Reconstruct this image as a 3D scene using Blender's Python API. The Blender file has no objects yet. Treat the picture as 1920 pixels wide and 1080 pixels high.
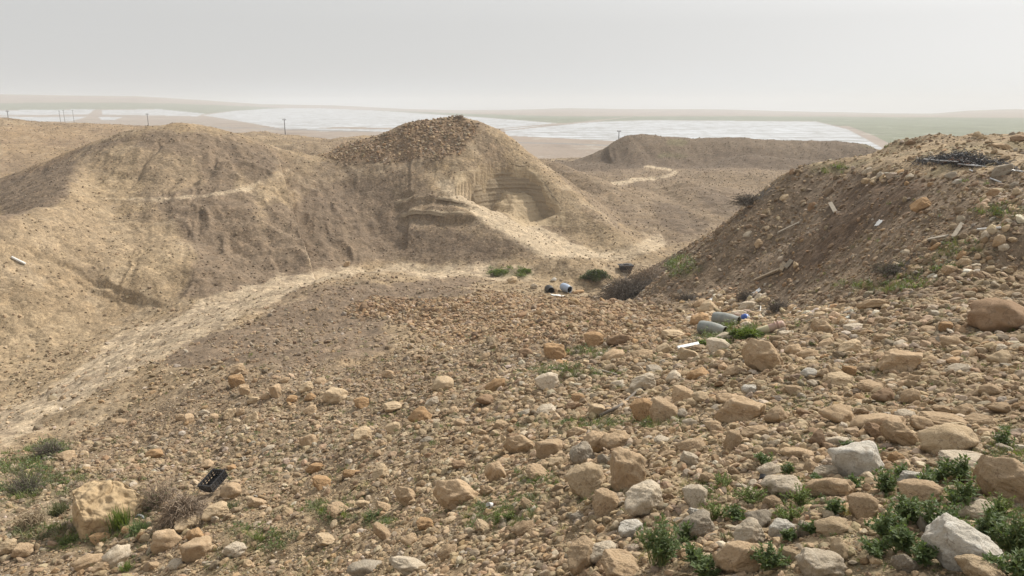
import bpy, bmesh, math, random
import numpy as np
from mathutils import Vector, Matrix, Euler

random.seed(7)
rng = np.random.default_rng(7)
S = bpy.context.scene
COL = S.collection
R = math.radians

# ------------------------------------------------------------------ camera
F_PX, Y_HOR = 1350.0, 195.0
PITCH = math.atan((540 - Y_HOR) / F_PX)
cam_d = bpy.data.cameras.new("camera")
cam_d.sensor_width = 36.0
cam_d.lens = 36.0 * F_PX / 1920.0
cam_d.clip_start = 0.05
cam_d.clip_end = 20000
cam = bpy.data.objects.new("camera", cam_d)
COL.objects.link(cam)
cam.location = (0, 0, 0)
cam.rotation_euler = (math.pi / 2 - PITCH, 0, 0)
S.camera = cam

# ------------------------------------------------------------------ light
SUN_EL, SUN_AZ = R(43), R(50)            # azimuth measured from +Y towards +X
W = bpy.data.worlds.new("World")
S.world = W
W.use_nodes = True
nt = W.node_tree
nt.nodes.clear()
wo = nt.nodes.new("ShaderNodeOutputWorld")
bg = nt.nodes.new("ShaderNodeBackground")
sky = nt.nodes.new("ShaderNodeTexSky")
sky.sky_type = 'NISHITA'
sky.sun_disc = False
sky.sun_elevation = SUN_EL
sky.sun_rotation = SUN_AZ
sky.dust_density = 10
sky.air_density = 1.0
tc = nt.nodes.new("ShaderNodeTexCoord")
sep = nt.nodes.new("ShaderNodeSeparateXYZ")
mx = nt.nodes.new("ShaderNodeMath"); mx.operation = 'MAXIMUM'; mx.inputs[1].default_value = 0.10
cmb = nt.nodes.new("ShaderNodeCombineXYZ")
hs = nt.nodes.new("ShaderNodeHueSaturation"); hs.inputs['Saturation'].default_value = 0.10
mixs = nt.nodes.new("ShaderNodeMix"); mixs.data_type = 'RGBA'
mixs.inputs[0].default_value = 0.62
mixs.inputs[7].default_value = (7.05, 7.1, 7.05, 1)     # the even dusty veil of the sky
L = nt.links.new
L(tc.outputs['Generated'], sep.inputs[0])
L(sep.outputs[0], cmb.inputs[0]); L(sep.outputs[1], cmb.inputs[1])
L(sep.outputs[2], mx.inputs[0]); L(mx.outputs[0], cmb.inputs[2])
L(cmb.outputs[0], sky.inputs[0])
L(sky.outputs[0], hs.inputs['Color'])
L(hs.outputs[0], mixs.inputs[6])
L(mixs.outputs[2], bg.inputs['Color'])
bg.inputs['Strength'].default_value = 0.13
L(bg.outputs[0], wo.inputs[0])

sun_d = bpy.data.lights.new("sun", 'SUN')
sun_d.energy = 4.6
sun_d.angle = R(1.5)
sun_d.color = (1.0, 0.94, 0.84)
sun = bpy.data.objects.new("sun", sun_d)
COL.objects.link(sun)
sd = Vector((math.sin(SUN_AZ) * math.cos(SUN_EL), math.cos(SUN_AZ) * math.cos(SUN_EL), math.sin(SUN_EL)))
sun.rotation_euler = sd.to_track_quat('Z', 'Y').to_euler()
sun.location = (30, 30, 60)
S.view_settings.view_transform = 'Standard'
S.view_settings.look = 'None'
S.view_settings.exposure = 0.0
S.view_settings.gamma = 1.0
S.cycles.max_bounces = 6
S.cycles.diffuse_bounces = 2
S.cycles.glossy_bounces = 2
S.cycles.volume_bounces = 1
S.cycles.transparent_max_bounces = 8

# ------------------------------------------------------------------ pixel <-> world
CP, SP = math.cos(PITCH), math.sin(PITCH)

def ray(px, py):
    a, b = (px - 960) / F_PX, (540 - py) / F_PX
    return a, CP + b * SP, -SP + b * CP          # x, y, z direction

def P(px, py, Y):
    a, y, z = ray(px, py)
    return (a * Y / y, Y, z * Y / y)

def Q(px, Y, z):                                  # same column of the view, own height
    b = 0.0
    for _ in range(8):                            # find the row that gives this z
        y = CP + b * SP
        t = z / Y
        b = (t * CP + SP) / (CP - t * SP)
    y = CP + b * SP
    return ((px - 960) / F_PX * Y / y, Y, z)

def project(x, y, z):
    d = y * CP - z * SP
    d = np.where(np.abs(d) < 1e-6, 1e-6, d)
    u = y * SP + z * CP
    return 960 + F_PX * x / d, 540 - F_PX * u / d, d

# ------------------------------------------------------------------ noise
_perm = rng.permutation(4096).astype(np.int64)
_gr = rng.uniform(0, 2 * np.pi, 4096)
_gx, _gy = np.cos(_gr), np.sin(_gr)

def noise2(x, y, seed=0):
    xi, yi = np.floor(x).astype(np.int64), np.floor(y).astype(np.int64)
    xf, yf = x - xi, y - yi
    u, v = xf * xf * xf * (xf * (xf * 6 - 15) + 10), yf * yf * yf * (yf * (yf * 6 - 15) + 10)
    def g(ix, iy, fx, fy):
        h = _perm[(_perm[(ix + seed * 131) & 4095] + iy) & 4095]
        return _gx[h] * fx + _gy[h] * fy
    a = g(xi, yi, xf, yf); b = g(xi + 1, yi, xf - 1, yf)
    c = g(xi, yi + 1, xf, yf - 1); d = g(xi + 1, yi + 1, xf - 1, yf - 1)
    return 1.5 * ((a + (b - a) * u) * (1 - v) + (c + (d - c) * u) * v)

def fbm(x, y, f, o=4, seed=0, gain=0.5):
    r, a = 0, 1.0
    for k in range(o):
        r = r + a * noise2(x * f, y * f, seed + k * 7)
        f *= 2.03; a *= gain
    return r

def sstep(a, b, x):
    t = np.clip((x - a) / (b - a), 0, 1)
    return t * t * (3 - 2 * t)

def smax(a, b, k):
    h = np.clip(0.5 + 0.5 * (a - b) / k, 0, 1)
    return b + (a - b) * h + k * h * (1 - h)

# ------------------------------------------------------------------ terrain: control points
ctrl = [P(*p) for p in [
    # foreground slope under the photographer
    (1900,1080,2.2),(1600,1080,2.4),(1300,1080,2.8),(1000,1080,3.6),(700,1080,5.4),(400,1080,8.2),(100,1080,10),(-250,1080,11),(2200,1080,2.0),
    (2150,800,4.2),(2150,650,8),(2150,540,14),
    (1800,1000,2.6),(1400,1000,3.1),(1000,1000,4.3),(800,1000,6.2),(600,1000,8.4),(250,1010,10.8),
    (1800,900,3.3),(1600,900,3.5),(1400,900,3.8),(1200,900,4.4),(1000,900,6.0),(800,900,8.6),(600,900,11.0),(400,910,12.6),(150,960,12.2),(-150,930,14),
    (1800,800,4.6),(1600,800,4.9),(1400,800,5.6),(1200,800,7.0),(1000,800,9.5),(800,800,12.5),(600,800,16.0),(400,820,17.0),(200,860,17),(20,870,17.5),(-250,850,20),
    (1900,700,6.6),(1800,700,6.8),(1600,700,7.6),(1400,700,9.4),(1200,700,12.5),(1000,700,16.5),(800,700,20),(600,700,23),(500,750,19.5),(450,690,24.5),
    (1900,600,10.5),(1800,600,11),(1600,620,12.5),(1600,590,16),(1450,628,19),(1400,650,14.5),(1800,540,16),(1920,520,16.5),
    (1000,650,22),(1040,668,21),(1200,650,20),(1260,600,25.5),(1360,628,26.5),(1400,612,28),
    (1040,600,29),(1150,578,34),(1040,562,37),(900,600,33),(800,650,26.5),(800,560,43),(700,600,37),(700,540,51),(600,600,40),(600,560,47),(450,640,35),(900,545,44),
    # left fall of the near ground to the wash
    (300,720,28),(200,800,22.5),(100,830,22.5),(180,745,32),(350,660,38),
    # wash floor
    (0,800,33),(-200,850,32),(100,740,37),(150,690,41),(300,640,44),(400,580,51),(500,540,58),(620,510,66),(750,505,68),(900,507,67),(1000,522,60),(1120,522,62),(1170,505,67),(1060,549,53),
    # right embankment face
    (1400,480,37),(1500,450,32),(1500,560,27),(1600,500,25),(1600,400,29.5),(1700,450,22),(1700,380,25.5),(1800,450,19),(1800,380,22),(1740,335,26),(1900,340,22),
    (1800,295,28),(1900,430,17.5),(1300,560,34),(1250,535,42),(1640,545,20),(1720,525,18.5),(1560,582,22),(1920,290,28),(1640,312,33),(1330,480,42),
    (1440,595,25),(1500,600,21.5),
    # ground beyond, right of the peak
    (1230,450,78),(1300,400,88),(1400,352,105),(1200,330,122),(1260,318,132),(1440,320,122),(1120,312,138),(1320,345,108),(1180,385,98),
    # far left plateau
    (0,238,195),(200,236,190),(-250,236,190),(100,280,130),(0,330,103),(-200,330,98),(450,262,150),(590,268,132),(640,262,150),(500,250,185),
]]
ctrl += [Q(*q) for q in [
    (300,78,-14.5),(100,78,-14.5),(500,80,-14.5),(700,82,-14.8),(850,85,-14.8),(1000,82,-14.2),(850,115,-13.5),(700,110,-12),(400,112,-10.5),
    (1100,90,-13.5),(1150,72,-14.8),(960,140,-12.5),(800,180,-13),(20,74,-14),(-150,66,-14),(-250,48,-15),(-300,38,-15.5),
    (1250,62,-14.5),(1350,58,-14),(1500,56,-13.5),(1700,55,-13),(1900,54,-12.5),(2150,52,-12),(1650,90,-13),(1900,100,-13),(2150,25,-2.5),(2150,100,-12),
    (1150,43,-12.3),(1030,46,-12.6),(1550,150,-12),(1300,180,-13),(1700,190,-14),(1950,190,-14),(1000,190,-14),
    (1350,230,-17),(1700,240,-18),(1000,240,-17.5),(700,240,-17),(300,240,-14),(0,250,-14),(1980,240,-18),(-250,250,-14),(2200,240,-18),
]]
# crest of the embankment, a little below the sharp ridge added later
D_CREST = [(2100,250,30),(1920,250,32),(1800,253,34),(1700,253,36),(1640,283,37),(1560,300,37.5),(1500,318,38.5),(1450,352,40),(1400,395,42),(1340,437,45),(1270,474,48.5),(1200,508,53),(1150,538,56.5)]
ctrl += [(x, y, z - .25) for x, y, z in [P(*p) for p in D_CREST]]
ctrl = np.array(ctrl)

def lp(x, y):
    r = np.sqrt(x * x + y * y)
    az = np.arctan2(x, y)
    return np.clip(az, -R(52), R(52)), np.log(np.clip(r, 2.3, 260))

def tps_fit(c):
    u, v = lp(c[:, 0], c[:, 1])
    n = len(c)
    d2 = (u[:, None] - u) ** 2 + (v[:, None] - v) ** 2
    K = 0.5 * d2 * np.log(d2 + 1e-12) + np.eye(n) * 4e-4
    A = np.zeros((n + 3, n + 3))
    A[:n, :n] = K; A[:n, n] = 1; A[:n, n + 1] = u; A[:n, n + 2] = v
    A[n:, :n] = A[:n, n:].T
    # heights relative to distance keep the near ground and the far ground equally exact
    rr = np.exp(v)
    b = np.concatenate([c[:, 2] / rr, np.zeros(3)])
    return u, v, np.linalg.solve(A, b)

TPS = tps_fit(ctrl)

def tps_eval(u, v):
    cu, cv, w = TPS
    n = len(cu)
    out = np.empty(u.shape)
    uf, vf, of = u.ravel(), v.ravel(), out.ravel()
    for i in range(0, len(uf), 20000):
        a, b = uf[i:i + 20000], vf[i:i + 20000]
        d2 = (a[:, None] - cu) ** 2 + (b[:, None] - cv) ** 2
        of[i:i + 20000] = (0.5 * d2 * np.log(d2 + 1e-12)) @ w[:n] + w[n] + w[n + 1] * a + w[n + 2] * b
    return of.reshape(u.shape) * np.exp(v)

# ------------------------------------------------------------------ terrain grid (rings round the viewpoint, finer where the relief is)
rows = np.concatenate([[0.02], np.geomspace(0.5, 1.8, 10), np.geomspace(1.8, 40, 470)[1:], np.geomspace(40, 112, 370)[1:],
                       np.geomspace(112, 420, 190)[1:], np.geomspace(420, 3900, 150)[1:]])
az_f = np.linspace(-R(46), R(46), 1120)
az_b = np.linspace(R(46), 2 * math.pi - R(46), 90)[1:-1]
azs = np.concatenate([az_f, az_b])
NR, NA = len(rows), len(azs)
AZ, RR = np.meshgrid(azs, rows)
GX, GY = RR * np.sin(AZ), RR * np.cos(AZ)
# smooth base on a coarse copy of the grid, then interpolated
cu = np.linspace(-R(52), R(52), 300)
cv = np.linspace(math.log(2.3), math.log(260), 420)
CU, CV = np.meshgrid(cu, cv)
CB = tps_eval(CU, CV)

def coarse(u, v):
    fu = np.clip((u - cu[0]) / (cu[1] - cu[0]), 0, len(cu) - 1.001)
    fv = np.clip((v - cv[0]) / (cv[1] - cv[0]), 0, len(cv) - 1.001)
    iu, iv = fu.astype(int), fv.astype(int)
    a, b = fu - iu, fv - iv
    return (CB[iv, iu] * (1 - a) + CB[iv, iu + 1] * a) * (1 - b) + (CB[iv + 1, iu] * (1 - a) + CB[iv + 1, iu + 1] * a) * b

AZS = np.where(AZ > math.pi, AZ - 2 * math.pi, AZ)
u_, v_ = lp(GX, GY)
Z = coarse(u_, v_)
back = sstep(R(50), R(110), np.abs(AZS))
Z = Z * (1 - back) + back * (-1.75 - 0.03 * np.minimum(RR, 150))

def polydist(x, y, pts):
    """distance to a polyline, signed (+ on its right-hand side), with the arc length and height at the nearest point"""
    best = np.full(x.shape, 1e9); sg = np.ones(x.shape); ss = np.zeros(x.shape); zz = np.zeros(x.shape)
    acc = 0.0
    for (x0, y0, z0), (x1, y1, z1) in zip(pts[:-1], pts[1:]):
        dx, dy = x1 - x0, y1 - y0
        l = math.hypot(dx, dy)
        t = np.clip(((x - x0) * dx + (y - y0) * dy) / (l * l), 0, 1)
        ex, ey = x - (x0 + t * dx), y - (y0 + t * dy)
        d = np.sqrt(ex * ex + ey * ey)
        m = d < best
        best = np.where(m, d, best)
        sg = np.where(m, (dy * ex - dx * ey) / (l * np.maximum(d, 1e-6)), sg)
        ss = np.where(m, acc + t * l, ss)
        zz = np.where(m, z0 + t * (z1 - z0), zz)
        acc += l
    return best, sg, ss, zz

def densify(pts, n=6):
    """Catmull-Rom through the points"""
    p = [np.array(q, float) for q in pts]
    p = [2 * p[0] - p[1]] + p + [2 * p[-1] - p[-2]]
    out = []
    for i in range(1, len(p) - 2):
        for k in range(n):
            t = k / n
            out.append(0.5 * ((2 * p[i]) + (-p[i-1] + p[i+1]) * t + (2*p[i-1] - 5*p[i] + 4*p[i+1] - p[i+2]) * t*t + (-p[i-1] + 3*p[i] - 3*p[i+1] + p[i+2]) * t**3))
    out.append(p[-2])
    return [tuple(q) for q in out]

def ridge(Z, pts, near, far, w=1.0, k=1.0, rmin=20, rmax=260, rill=0.34, seed=0, amp=0.6):
    pts = densify([P(*q) if len(q) == 3 else Q(*q[:3]) for q in pts], 4)
    sel = (RR > rmin) & (RR < rmax) & (np.abs(AZS) < R(60))
    x, y = GX[sel], GY[sel]
    d, sg, s, zc = polydist(x, y, pts)
    d0 = d
    d = np.sqrt(d * d + w * w) - w
    wob = fbm(x, y, 0.05, 3, seed + 3) * 0.18
    sg = np.clip(sg * 1.5, -1, 1)
    sl = (far + (near - far) * (sg + 1) / 2) * (1 + wob)
    h = zc - sl * d
    ril = -np.abs(noise2(s * 0.33 + fbm(x, y, .12, 2, seed) * 1.3, d0 * 0.05, seed + 1)) - 0.5 * np.abs(noise2(s * .9 + fbm(x, y, .3, 2, seed) * .8, d0 * .12, seed + 2))
    h = h + amp * rill * 4 * ril * sstep(0.5, 9, d0)
    Z[sel] = smax(h, Z[sel], k)
    return Z

# left hill: main crest, its near shoulder spur, then the pointed hill, its front spur, the flat-topped bank, the embankment lip
ridge(Z, [(-400,420,96),(-150,378,93),(0,338,90),(120,290,87),(200,264,85),(260,246,84),(330,238,83),(400,241,84),(460,255,86),(520,275,88),(590,291,88.5),(660,316,90),(720,345,92)], 0.40, 0.6, 2.0, 1.5, seed=11, amp=.55)
ridge(Z, [(170,300,78),(140,330,70),(118,372,62),(70,388,58),(20,400,55.5),(-60,420,52),(-250,470,47),(-420,520,42)], 0.42, 0.62, 0.7, 1.2, seed=21, amp=.4)
ridge(Z, [(470,350,84),(535,310,86.5),(590,291,88),(630,282,89),(700,257,91),(770,231,92),(820,222,92),(856,219,92),(900,228,91),(950,252,90),(985,285,88.5),(1020,322,86),(1065,362,83),(1115,405,79),(1165,443,75),(1205,470,71)], 0.60, 0.55, 1.0, 1.0, seed=31, amp=.5)
ridge(Z, [(665,262,91.5),(700,280,89),(735,303,85.5),(790,340,81),(860,386,76),(930,428,72),(1000,462,69),(1030,480,67.5)], 0.62, 0.22, 0.8, 1.6, seed=41, amp=.3)
ridge(Z, [(735,512,54),(660,525,50),(600,545,46),(520,580,41),(440,631,35.5),(370,690,30)], 0.36, 0.46, 2.6, 1.2, rmin=15, rmax=80, seed=81, amp=.05)
ridge(Z, [(1050,312,150),(1120,286,152),(1150,268,152),(1190,254,152),(1300,257,152),(1420,260,150),(1540,264,148),(1600,269,146),(1650,284,143),(1720,300,140)], 0.34, 0.3, 3.0, 1.5, seed=51, amp=.3)
ridge(Z, [(470,258,140),(530,262,130),(600,270,122),(680,262,135),(760,250,150)], 0.3, 0.3, 3.0, 2, seed=55, amp=.3)
ridge(Z, D_CREST, 1.2, 0.75, 0.35, 0.35, rmin=20, rmax=75, seed=61, amp=.1)
ridge(Z, [(990,500,63),(1040,483,62),(1085,476,62),(1130,490,62.5)], 0.55, 0.5, 1.6, 0.8, seed=71, amp=.1)
ridge(Z, [(1290,340,106),(1310,362,99),(1345,392,91),(1400,425,84)], 0.50, 0.45, 1.5, 1, seed=75, amp=.3)
ridge(Z, [(1185,352,101),(1215,378,94),(1255,408,87),(1290,440,80)], 0.45, 0.40, 1.5, 1, seed=76, amp=.3)
ridge(Z, [(1020,300,112),(1090,325,106),(1140,352,99),(1180,392,91),(1215,432,83)], 0.38, 0.38, 2.0, 1, seed=77, amp=.3)
ridge(Z, [(1350,318,116),(1420,330,112),(1500,335,108),(1580,340,104)], 0.42, 0.35, 2.0, 1, seed=78, amp=.3)
ridge(Z, [(1400,292,135),(1480,298,132),(1580,300,128),(1680,310,124)], 0.30, 0.3, 2.5, 1, seed=79, amp=.2)

# plain and the far skyline
sk_px = np.array([-600,0,300,420,520,640,760,860,960,1060,1180,1300,1400,1500,1620,1700,1760,1850,1930,2500])
sk_py = np.array([181,181,183,189,195.5,197,203,206,205,202.5,203.5,203.5,206,208,209.5,209.5,205,202.5,206,206])
sk_az = np.arctan((sk_px - 960) / F_PX / CP)
sk = np.interp(AZS, sk_az, sk_py)
sk_k = (Y_HOR - sk) / F_PX * 1.0
plain = -18 + 1.2 * fbm(GX, GY, 0.004, 3, 91) + 3.2 * np.clip(fbm(GX, GY, 0.011, 3, 95) - .25, 0, 1) * sstep(-R(8), -R(16), AZS) * sstep(900, 500, RR)
R_SK = 2300.0
far = sk_k * R_SK * (1 + .0) + .8 * fbm(GX, GY, 0.004, 3, 99)
tt = sstep(1000, R_SK, RR)
pl = plain * (1 - tt) + far * tt
pl = np.where(RR > R_SK, pl - (RR - R_SK) * 0.02, pl)
bl = sstep(185, 300, RR)
Z = Z * (1 - bl) + pl * bl

# broad and fine natural unevenness
nearf = np.clip(RR / 60, 0.02, 1)
Z += (0.5 * fbm(GX, GY, 0.06, 4, 101) * np.clip(RR / 40, 0, 1) ** 1.5 * sstep(400, 150, RR)) * 0.9
Z += 0.9 * fbm(GX, GY, 0.035, 4, 131) * sstep(92, 130, RR) * sstep(300, 200, RR) * sstep(-R(4), -R(10), AZS)
Z += 0.16 * fbm(GX, GY, 0.45, 4, 111, .55) * np.clip(RR / 12, 0.25, 1) * sstep(500, 120, RR)
Z += 0.030 * fbm(GX, GY, 2.4, 3, 121) * sstep(60, 20, RR)

lnrows = np.log(rows)
azs_m = azs.copy()
def _cell(x, y):
    r = np.sqrt(x * x + y * y)
    a = np.arctan2(x, y)
    a = np.where(a < az_f[0], a + 2 * math.pi, a)
    fr = np.interp(np.log(np.maximum(r, 0.021)), lnrows, np.arange(NR))
    fa = np.interp(a, azs_m, np.arange(NA))
    ir = np.minimum(fr.astype(int), NR - 2); ia = np.minimum(fa.astype(int), NA - 2)
    return ir, ia, fr - ir, fa - ia

def sample(A, x, y):
    ir, ia, b, a = _cell(x, y)
    return (A[ir, ia] * (1 - a) + A[ir, ia + 1] * a) * (1 - b) + (A[ir + 1, ia] * (1 - a) + A[ir + 1, ia + 1] * a) * b

def H(x, y):
    return sample(Z, np.asarray(x, float), np.asarray(y, float))

def hit(px, py, rmax=400):
    """where the line of sight through a pixel meets the ground"""
    a, y, z = ray(px, py)
    Ys = np.geomspace(1.2, rmax, 2500)
    X, ZZ = a * Ys / y, z * Ys / y
    g = H(X, Ys)
    k = np.argmax(g >= ZZ)
    if not (g >= ZZ).any():
        k = len(Ys) - 1
    if k > 0:
        d0, d1 = ZZ[k-1] - g[k-1], ZZ[k] - g[k]
        t = d0 / (d0 - d1 + 1e-9)
        Y = Ys[k-1] + t * (Ys[k] - Ys[k-1])
    else:
        Y = Ys[0]
    x = a * Y / y
    return float(x), float(Y), float(H(x, Y))

# cliffs: the ground below a line drops, then eases back into the slope
def cliff(line, h, Lf, rag=0.5, seed=0, ease=0.25):
    pts = [hit(*q) for q in line]
    pts = densify(pts, 5)
    tot = sum(math.hypot(b[0]-a[0], b[1]-a[1]) for a, b in zip(pts[:-1], pts[1:]))
    cx = np.mean([p[0] for p in pts]); cy = np.mean([p[1] for p in pts])
    sel = (np.hypot(GX - cx, GY - cy) < tot + 4 * Lf)
    x, y = GX[sel], GY[sel]
    d, sg, s, zc = polydist(x, y, pts)
    n = rag * fbm(x, y, 0.22, 3, seed)
    dd = d * np.sign(sg) + n
    end = sstep(0, 0.18 * tot, s) * sstep(0, 0.18 * tot, tot - s)
    Z[sel] -= h * end * (1 + .25 * noise2(s * .5, s * 0, seed + 9)) * sstep(0, ease, dd) * np.exp(-np.maximum(dd, 0) / Lf)

CLIFF_LINES = []
_cl = cliff
def cliff(line, h, Lf, rag=.5, seed=0, ease=.25):
    CLIFF_LINES.append(densify([hit(*q) for q in line], 6))
    _cl(line, h, Lf, rag, seed, ease)
cliff([(862,324),(885,321),(930,318),(985,318),(1010,338),(1030,370),(1052,402)], 2.4, 3.6, 0.35, 201)
cliff([(728,384),(905,396)], 0.6, 2.0, 0.3, 203)
cliff([(738,403),(908,410)], 0.8, 2.2, 0.3, 204)
cliff([(742,362),(780,362)], 0.35, 1.5, 0.2, 205)
cliff([(815,362),(845,363)], 0.3, 1.5, 0.2, 206)
cliff([(10,452),(100,487),(200,527),(300,562)], 0.40, 2.0, 0.5, 207)
cliff([(120,505),(225,545),(330,572)], 0.30, 1.5, 0.5, 208)
# beds: treads and risers at uneven heights, following the contour lines
bed_z = np.cumsum(np.random.default_rng(3).uniform(.35, 1.1, 40)) - 18
def beds(z, hard=.8):
    i = np.clip(np.searchsorted(bed_z, z) - 1, 0, len(bed_z) - 2)
    a, b = bed_z[i], bed_z[i + 1]
    f = (z - a) / (b - a)
    return a + (b - a) * ((1 - hard) * f + hard * sstep(.62, .95, f))
PX, PY, PD = project(GX, GY, Z)
def bedmask(poly, wob, seed):
    m = np.zeros(GX.shape)
    sel = (PX > 600) & (PX < 1150) & (PY > 250) & (PY < 500) & (RR > 60) & (RR < 120) & (PD > 0)
    nx = wob * fbm(GX[sel], GY[sel], .25, 3, seed); ny = wob * fbm(GX[sel], GY[sel], .25, 3, seed + 4)
    r = np.zeros(nx.shape, bool); x, y = PX[sel] + nx, PY[sel] + ny
    for i in range(len(poly)):
        x0, y0 = poly[i]; x1, y1 = poly[(i + 1) % len(poly)]
        if y0 == y1: continue
        r ^= ((y0 > y) != (y1 > y)) & (x < (x1 - x0) * (y - y0) / (y1 - y0) + x0)
    m[sel] = r
    for k in range(4):
        p = np.pad(m, 1, mode='edge'); m = (p[:-2, 1:-1] + p[2:, 1:-1] + p[1:-1, :-2] + p[1:-1, 2:] + m) / 5
    return m
BM = np.maximum(bedmask([(880,318),(1000,312),(1062,400),(1050,418),(1000,400),(925,362),(900,350)], 5, 231),
                bedmask([(725,375),(800,378),(905,385),(912,425),(820,430),(735,425)], 4, 232) * .0)
wz = Z + .25 * fbm(GX, GY, .15, 2, 233)
Z = Z + (beds(wz) - wz) * BM * .4

# ------------------------------------------------------------------ surface colours (what the ground is made of)
PX, PY, PD = project(GX, GY, Z)
front = PD > 0.5
def inpoly(poly, x=None, y=None):
    x = PX if x is None else x; y = PY if y is None else y
    r = np.zeros(x.shape, bool)
    n = len(poly)
    for i in range(n):
        x0, y0 = poly[i]; x1, y1 = poly[(i + 1) % n]
        if y0 == y1: continue
        c = ((y0 > y) != (y1 > y)) & (x < (x1 - x0) * (y - y0) / (y1 - y0) + x0)
        r ^= c
    return r & (PD > 0.5) if x is PX else r

def soft(poly, wob=14, seed=0, rmin=0, rmax=260, blur=None):
    """patch of ground with a wandering edge"""
    pa = np.array(poly); lo = pa.min(0) - 2.5 * wob; hi = pa.max(0) + 2.5 * wob
    sel = front & (RR > rmin) & (RR < rmax) & (PX > lo[0]) & (PX < hi[0]) & (PY > lo[1]) & (PY < hi[1])
    x, y, s, l = GX[sel], GY[sel], np.clip(RR[sel], 3, 200), lnR[sel]
    nx = wob * fbm(x / s * 14, y / s * 14 + l * 6, 1.0, 4, seed, .62)
    ny = wob * fbm(x / s * 14 + 31, y / s * 14 + l * 6, 1.0, 4, seed + 5, .62) * .7
    out = np.zeros(GX.shape)
    out[sel] = inpoly(poly, PX[sel] + nx, PY[sel] + ny)
    rws, cls = np.where(sel)
    if len(rws):
        r0, r1, c0, c1 = rws.min(), rws.max() + 1, cls.min(), cls.max() + 1
        w_ = out[r0:r1, c0:c1]
        for k in range(int(max(1, wob * .45))):          # feathered edge
            p = np.pad(w_, 2, mode='edge')
            w_ = (p[:-4, 2:-2] + p[4:, 2:-2] + p[2:-2, :-4] + p[2:-2, 4:] + p[2:-2, 2:-2]) / 5
        br = .35 * fbm(GX[r0:r1, c0:c1] * 1.0, GY[r0:r1, c0:c1] * 1.0, .6, 4, seed + 50, .7)
        out[r0:r1, c0:c1] = np.clip((w_ + br * (w_ * (1 - w_) * 4) - .5) * 1.6 + .5, 0, 1)
    return out
lnR = np.log(np.maximum(RR, .5))

C = {
    'tan':   (0.335, 0.262, 0.172), 'pale':  (0.53, 0.445, 0.325), 'grey': (0.215, 0.168, 0.124),
    'rust':  (0.305, 0.200, 0.115), 'olive': (0.19, 0.178, 0.10), 'green': (0.075, 0.115, 0.035),
    'soil':  (0.135, 0.095, 0.064), 'sand': (0.405, 0.322, 0.213), 'pink': (0.375, 0.322, 0.28), 'dark': (.15, .118, .09),
    'white': (0.455, 0.475, 0.50), 'fgreen': (0.150, 0.170, 0.112), 'road': (0.30, 0.29, 0.28),
}
C = {k: (tuple(v) if k in ('white', 'fgreen') else tuple(np.array(v) * np.array([1.02, .978, .945]) * (.715 if k != 'pale' else .77))) for k, v in C.items()}
BASE = np.zeros(GX.shape + (3,))
BASE[:] = C['tan']
def paint(mask, c, a=1.0):
    global BASE
    m = (mask * a)[..., None]
    BASE = BASE * (1 - m) + np.array(C[c]) * m
def blob(px, py, rx, ry, seed=0, rmin=0, rmax=300, n=.5):
    d = ((PX - px) / rx) ** 2 + ((PY - py) / ry) ** 2
    sel = front & (RR > rmin) & (RR < rmax) & (d < 3)
    s = np.clip(RR[sel], 3, 200)
    w = fbm(GX[sel] / s * 22, GY[sel] / s * 22 + lnR[sel] * 8, 1, 4, seed, .6) * n
    out = np.zeros(GX.shape)
    out[sel] = sstep(1.15, .35, d[sel] + w)
    return out

gn = fbm(GX, GY, 0.08, 5, 301, .6)
gn2 = fbm(GX, GY, 0.35, 5, 311, .6)
paint(sstep(-.1, .5, gn), 'grey', .55)
paint(sstep(.1, .6, gn2), 'pale', .30)
hillz = (RR > 52) & (RR < 120)
# darker gravel sheets on the hill faces, plus the left flank's painted shade
M_gdark = soft([(250,260),(330,250),(420,262),(450,300),(440,350),(520,380),(640,360),(700,330),(720,380),(740,420),(860,430),(1000,470),(900,490),(640,500),(420,560),(330,560),(360,470),(330,400),(260,330)], 22, 5, 50, 130)
paint(M_gdark, 'grey', .85)
M_gtop = soft([(590,290),(700,255),(780,228),(860,220),(900,240),(860,290),(780,300),(740,305),(640,305)], 8, 6, 70, 130)
paint(M_gtop, 'grey', .75); paint(M_gtop, 'rust', .35)
paint(soft([(400,255),(440,250),(500,275),(540,300),(520,340),(470,350),(430,310)], 10, 7, 60, 130), 'grey', .6)
paint(soft([(580,300),(640,305),(690,330),(640,430),(590,380)], 10, 8, 60, 130), 'grey', .5)
paint(soft([(0,345),(130,290),(250,250),(160,310),(120,375),(0,420)], 6, 9, 60, 130), 'grey', .9)  # shade on the left-facing flank, painted as darker ground
# pale dusty faces, with the front spur's light and shade painted in
paint(soft([(0,420),(60,395),(120,385),(250,400),(330,430),(350,500),(250,520),(120,500),(0,500)], 20, 12, 40, 120), 'sand', .55)
paint(soft([(130,300),(250,262),(330,290),(380,350),(300,372),(190,372),(130,372)], 14, 13, 50, 120), 'sand', .45)
paint(soft([(0,560),(110,590),(190,660),(160,720),(0,800)], 18, 14, 25, 90), 'sand', .6)
paint(soft([(840,335),(870,352),(905,378),(960,412),(1010,428),(1080,455),(1150,472),(1160,482),(1012,484),(960,448),(900,412),(850,372),(815,345)], 4, 15, 55, 130), 'pale', .75)  # pale talus tongue, its sunlit side brightened in the colour
paint(soft([(735,310),(800,350),(860,390),(950,440),(1005,470),(900,480),(700,470),(650,430),(720,400),(700,340)], 6, 49, 55, 130), 'grey', .45)  # shade on the spur's left face, put into the colour
paint(soft([(900,225),(960,255),(1010,315),(1070,370),(1140,430),(1200,465),(1120,470),(1060,440),(1060,400),(1010,330),(930,270)], 8, 16, 60, 130), 'sand', .7)
paint(soft([(640,405),(720,410),(760,430),(880,440),(960,470),(760,470),(660,450)], 10, 17, 55, 130), 'grey', .5)
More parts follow.
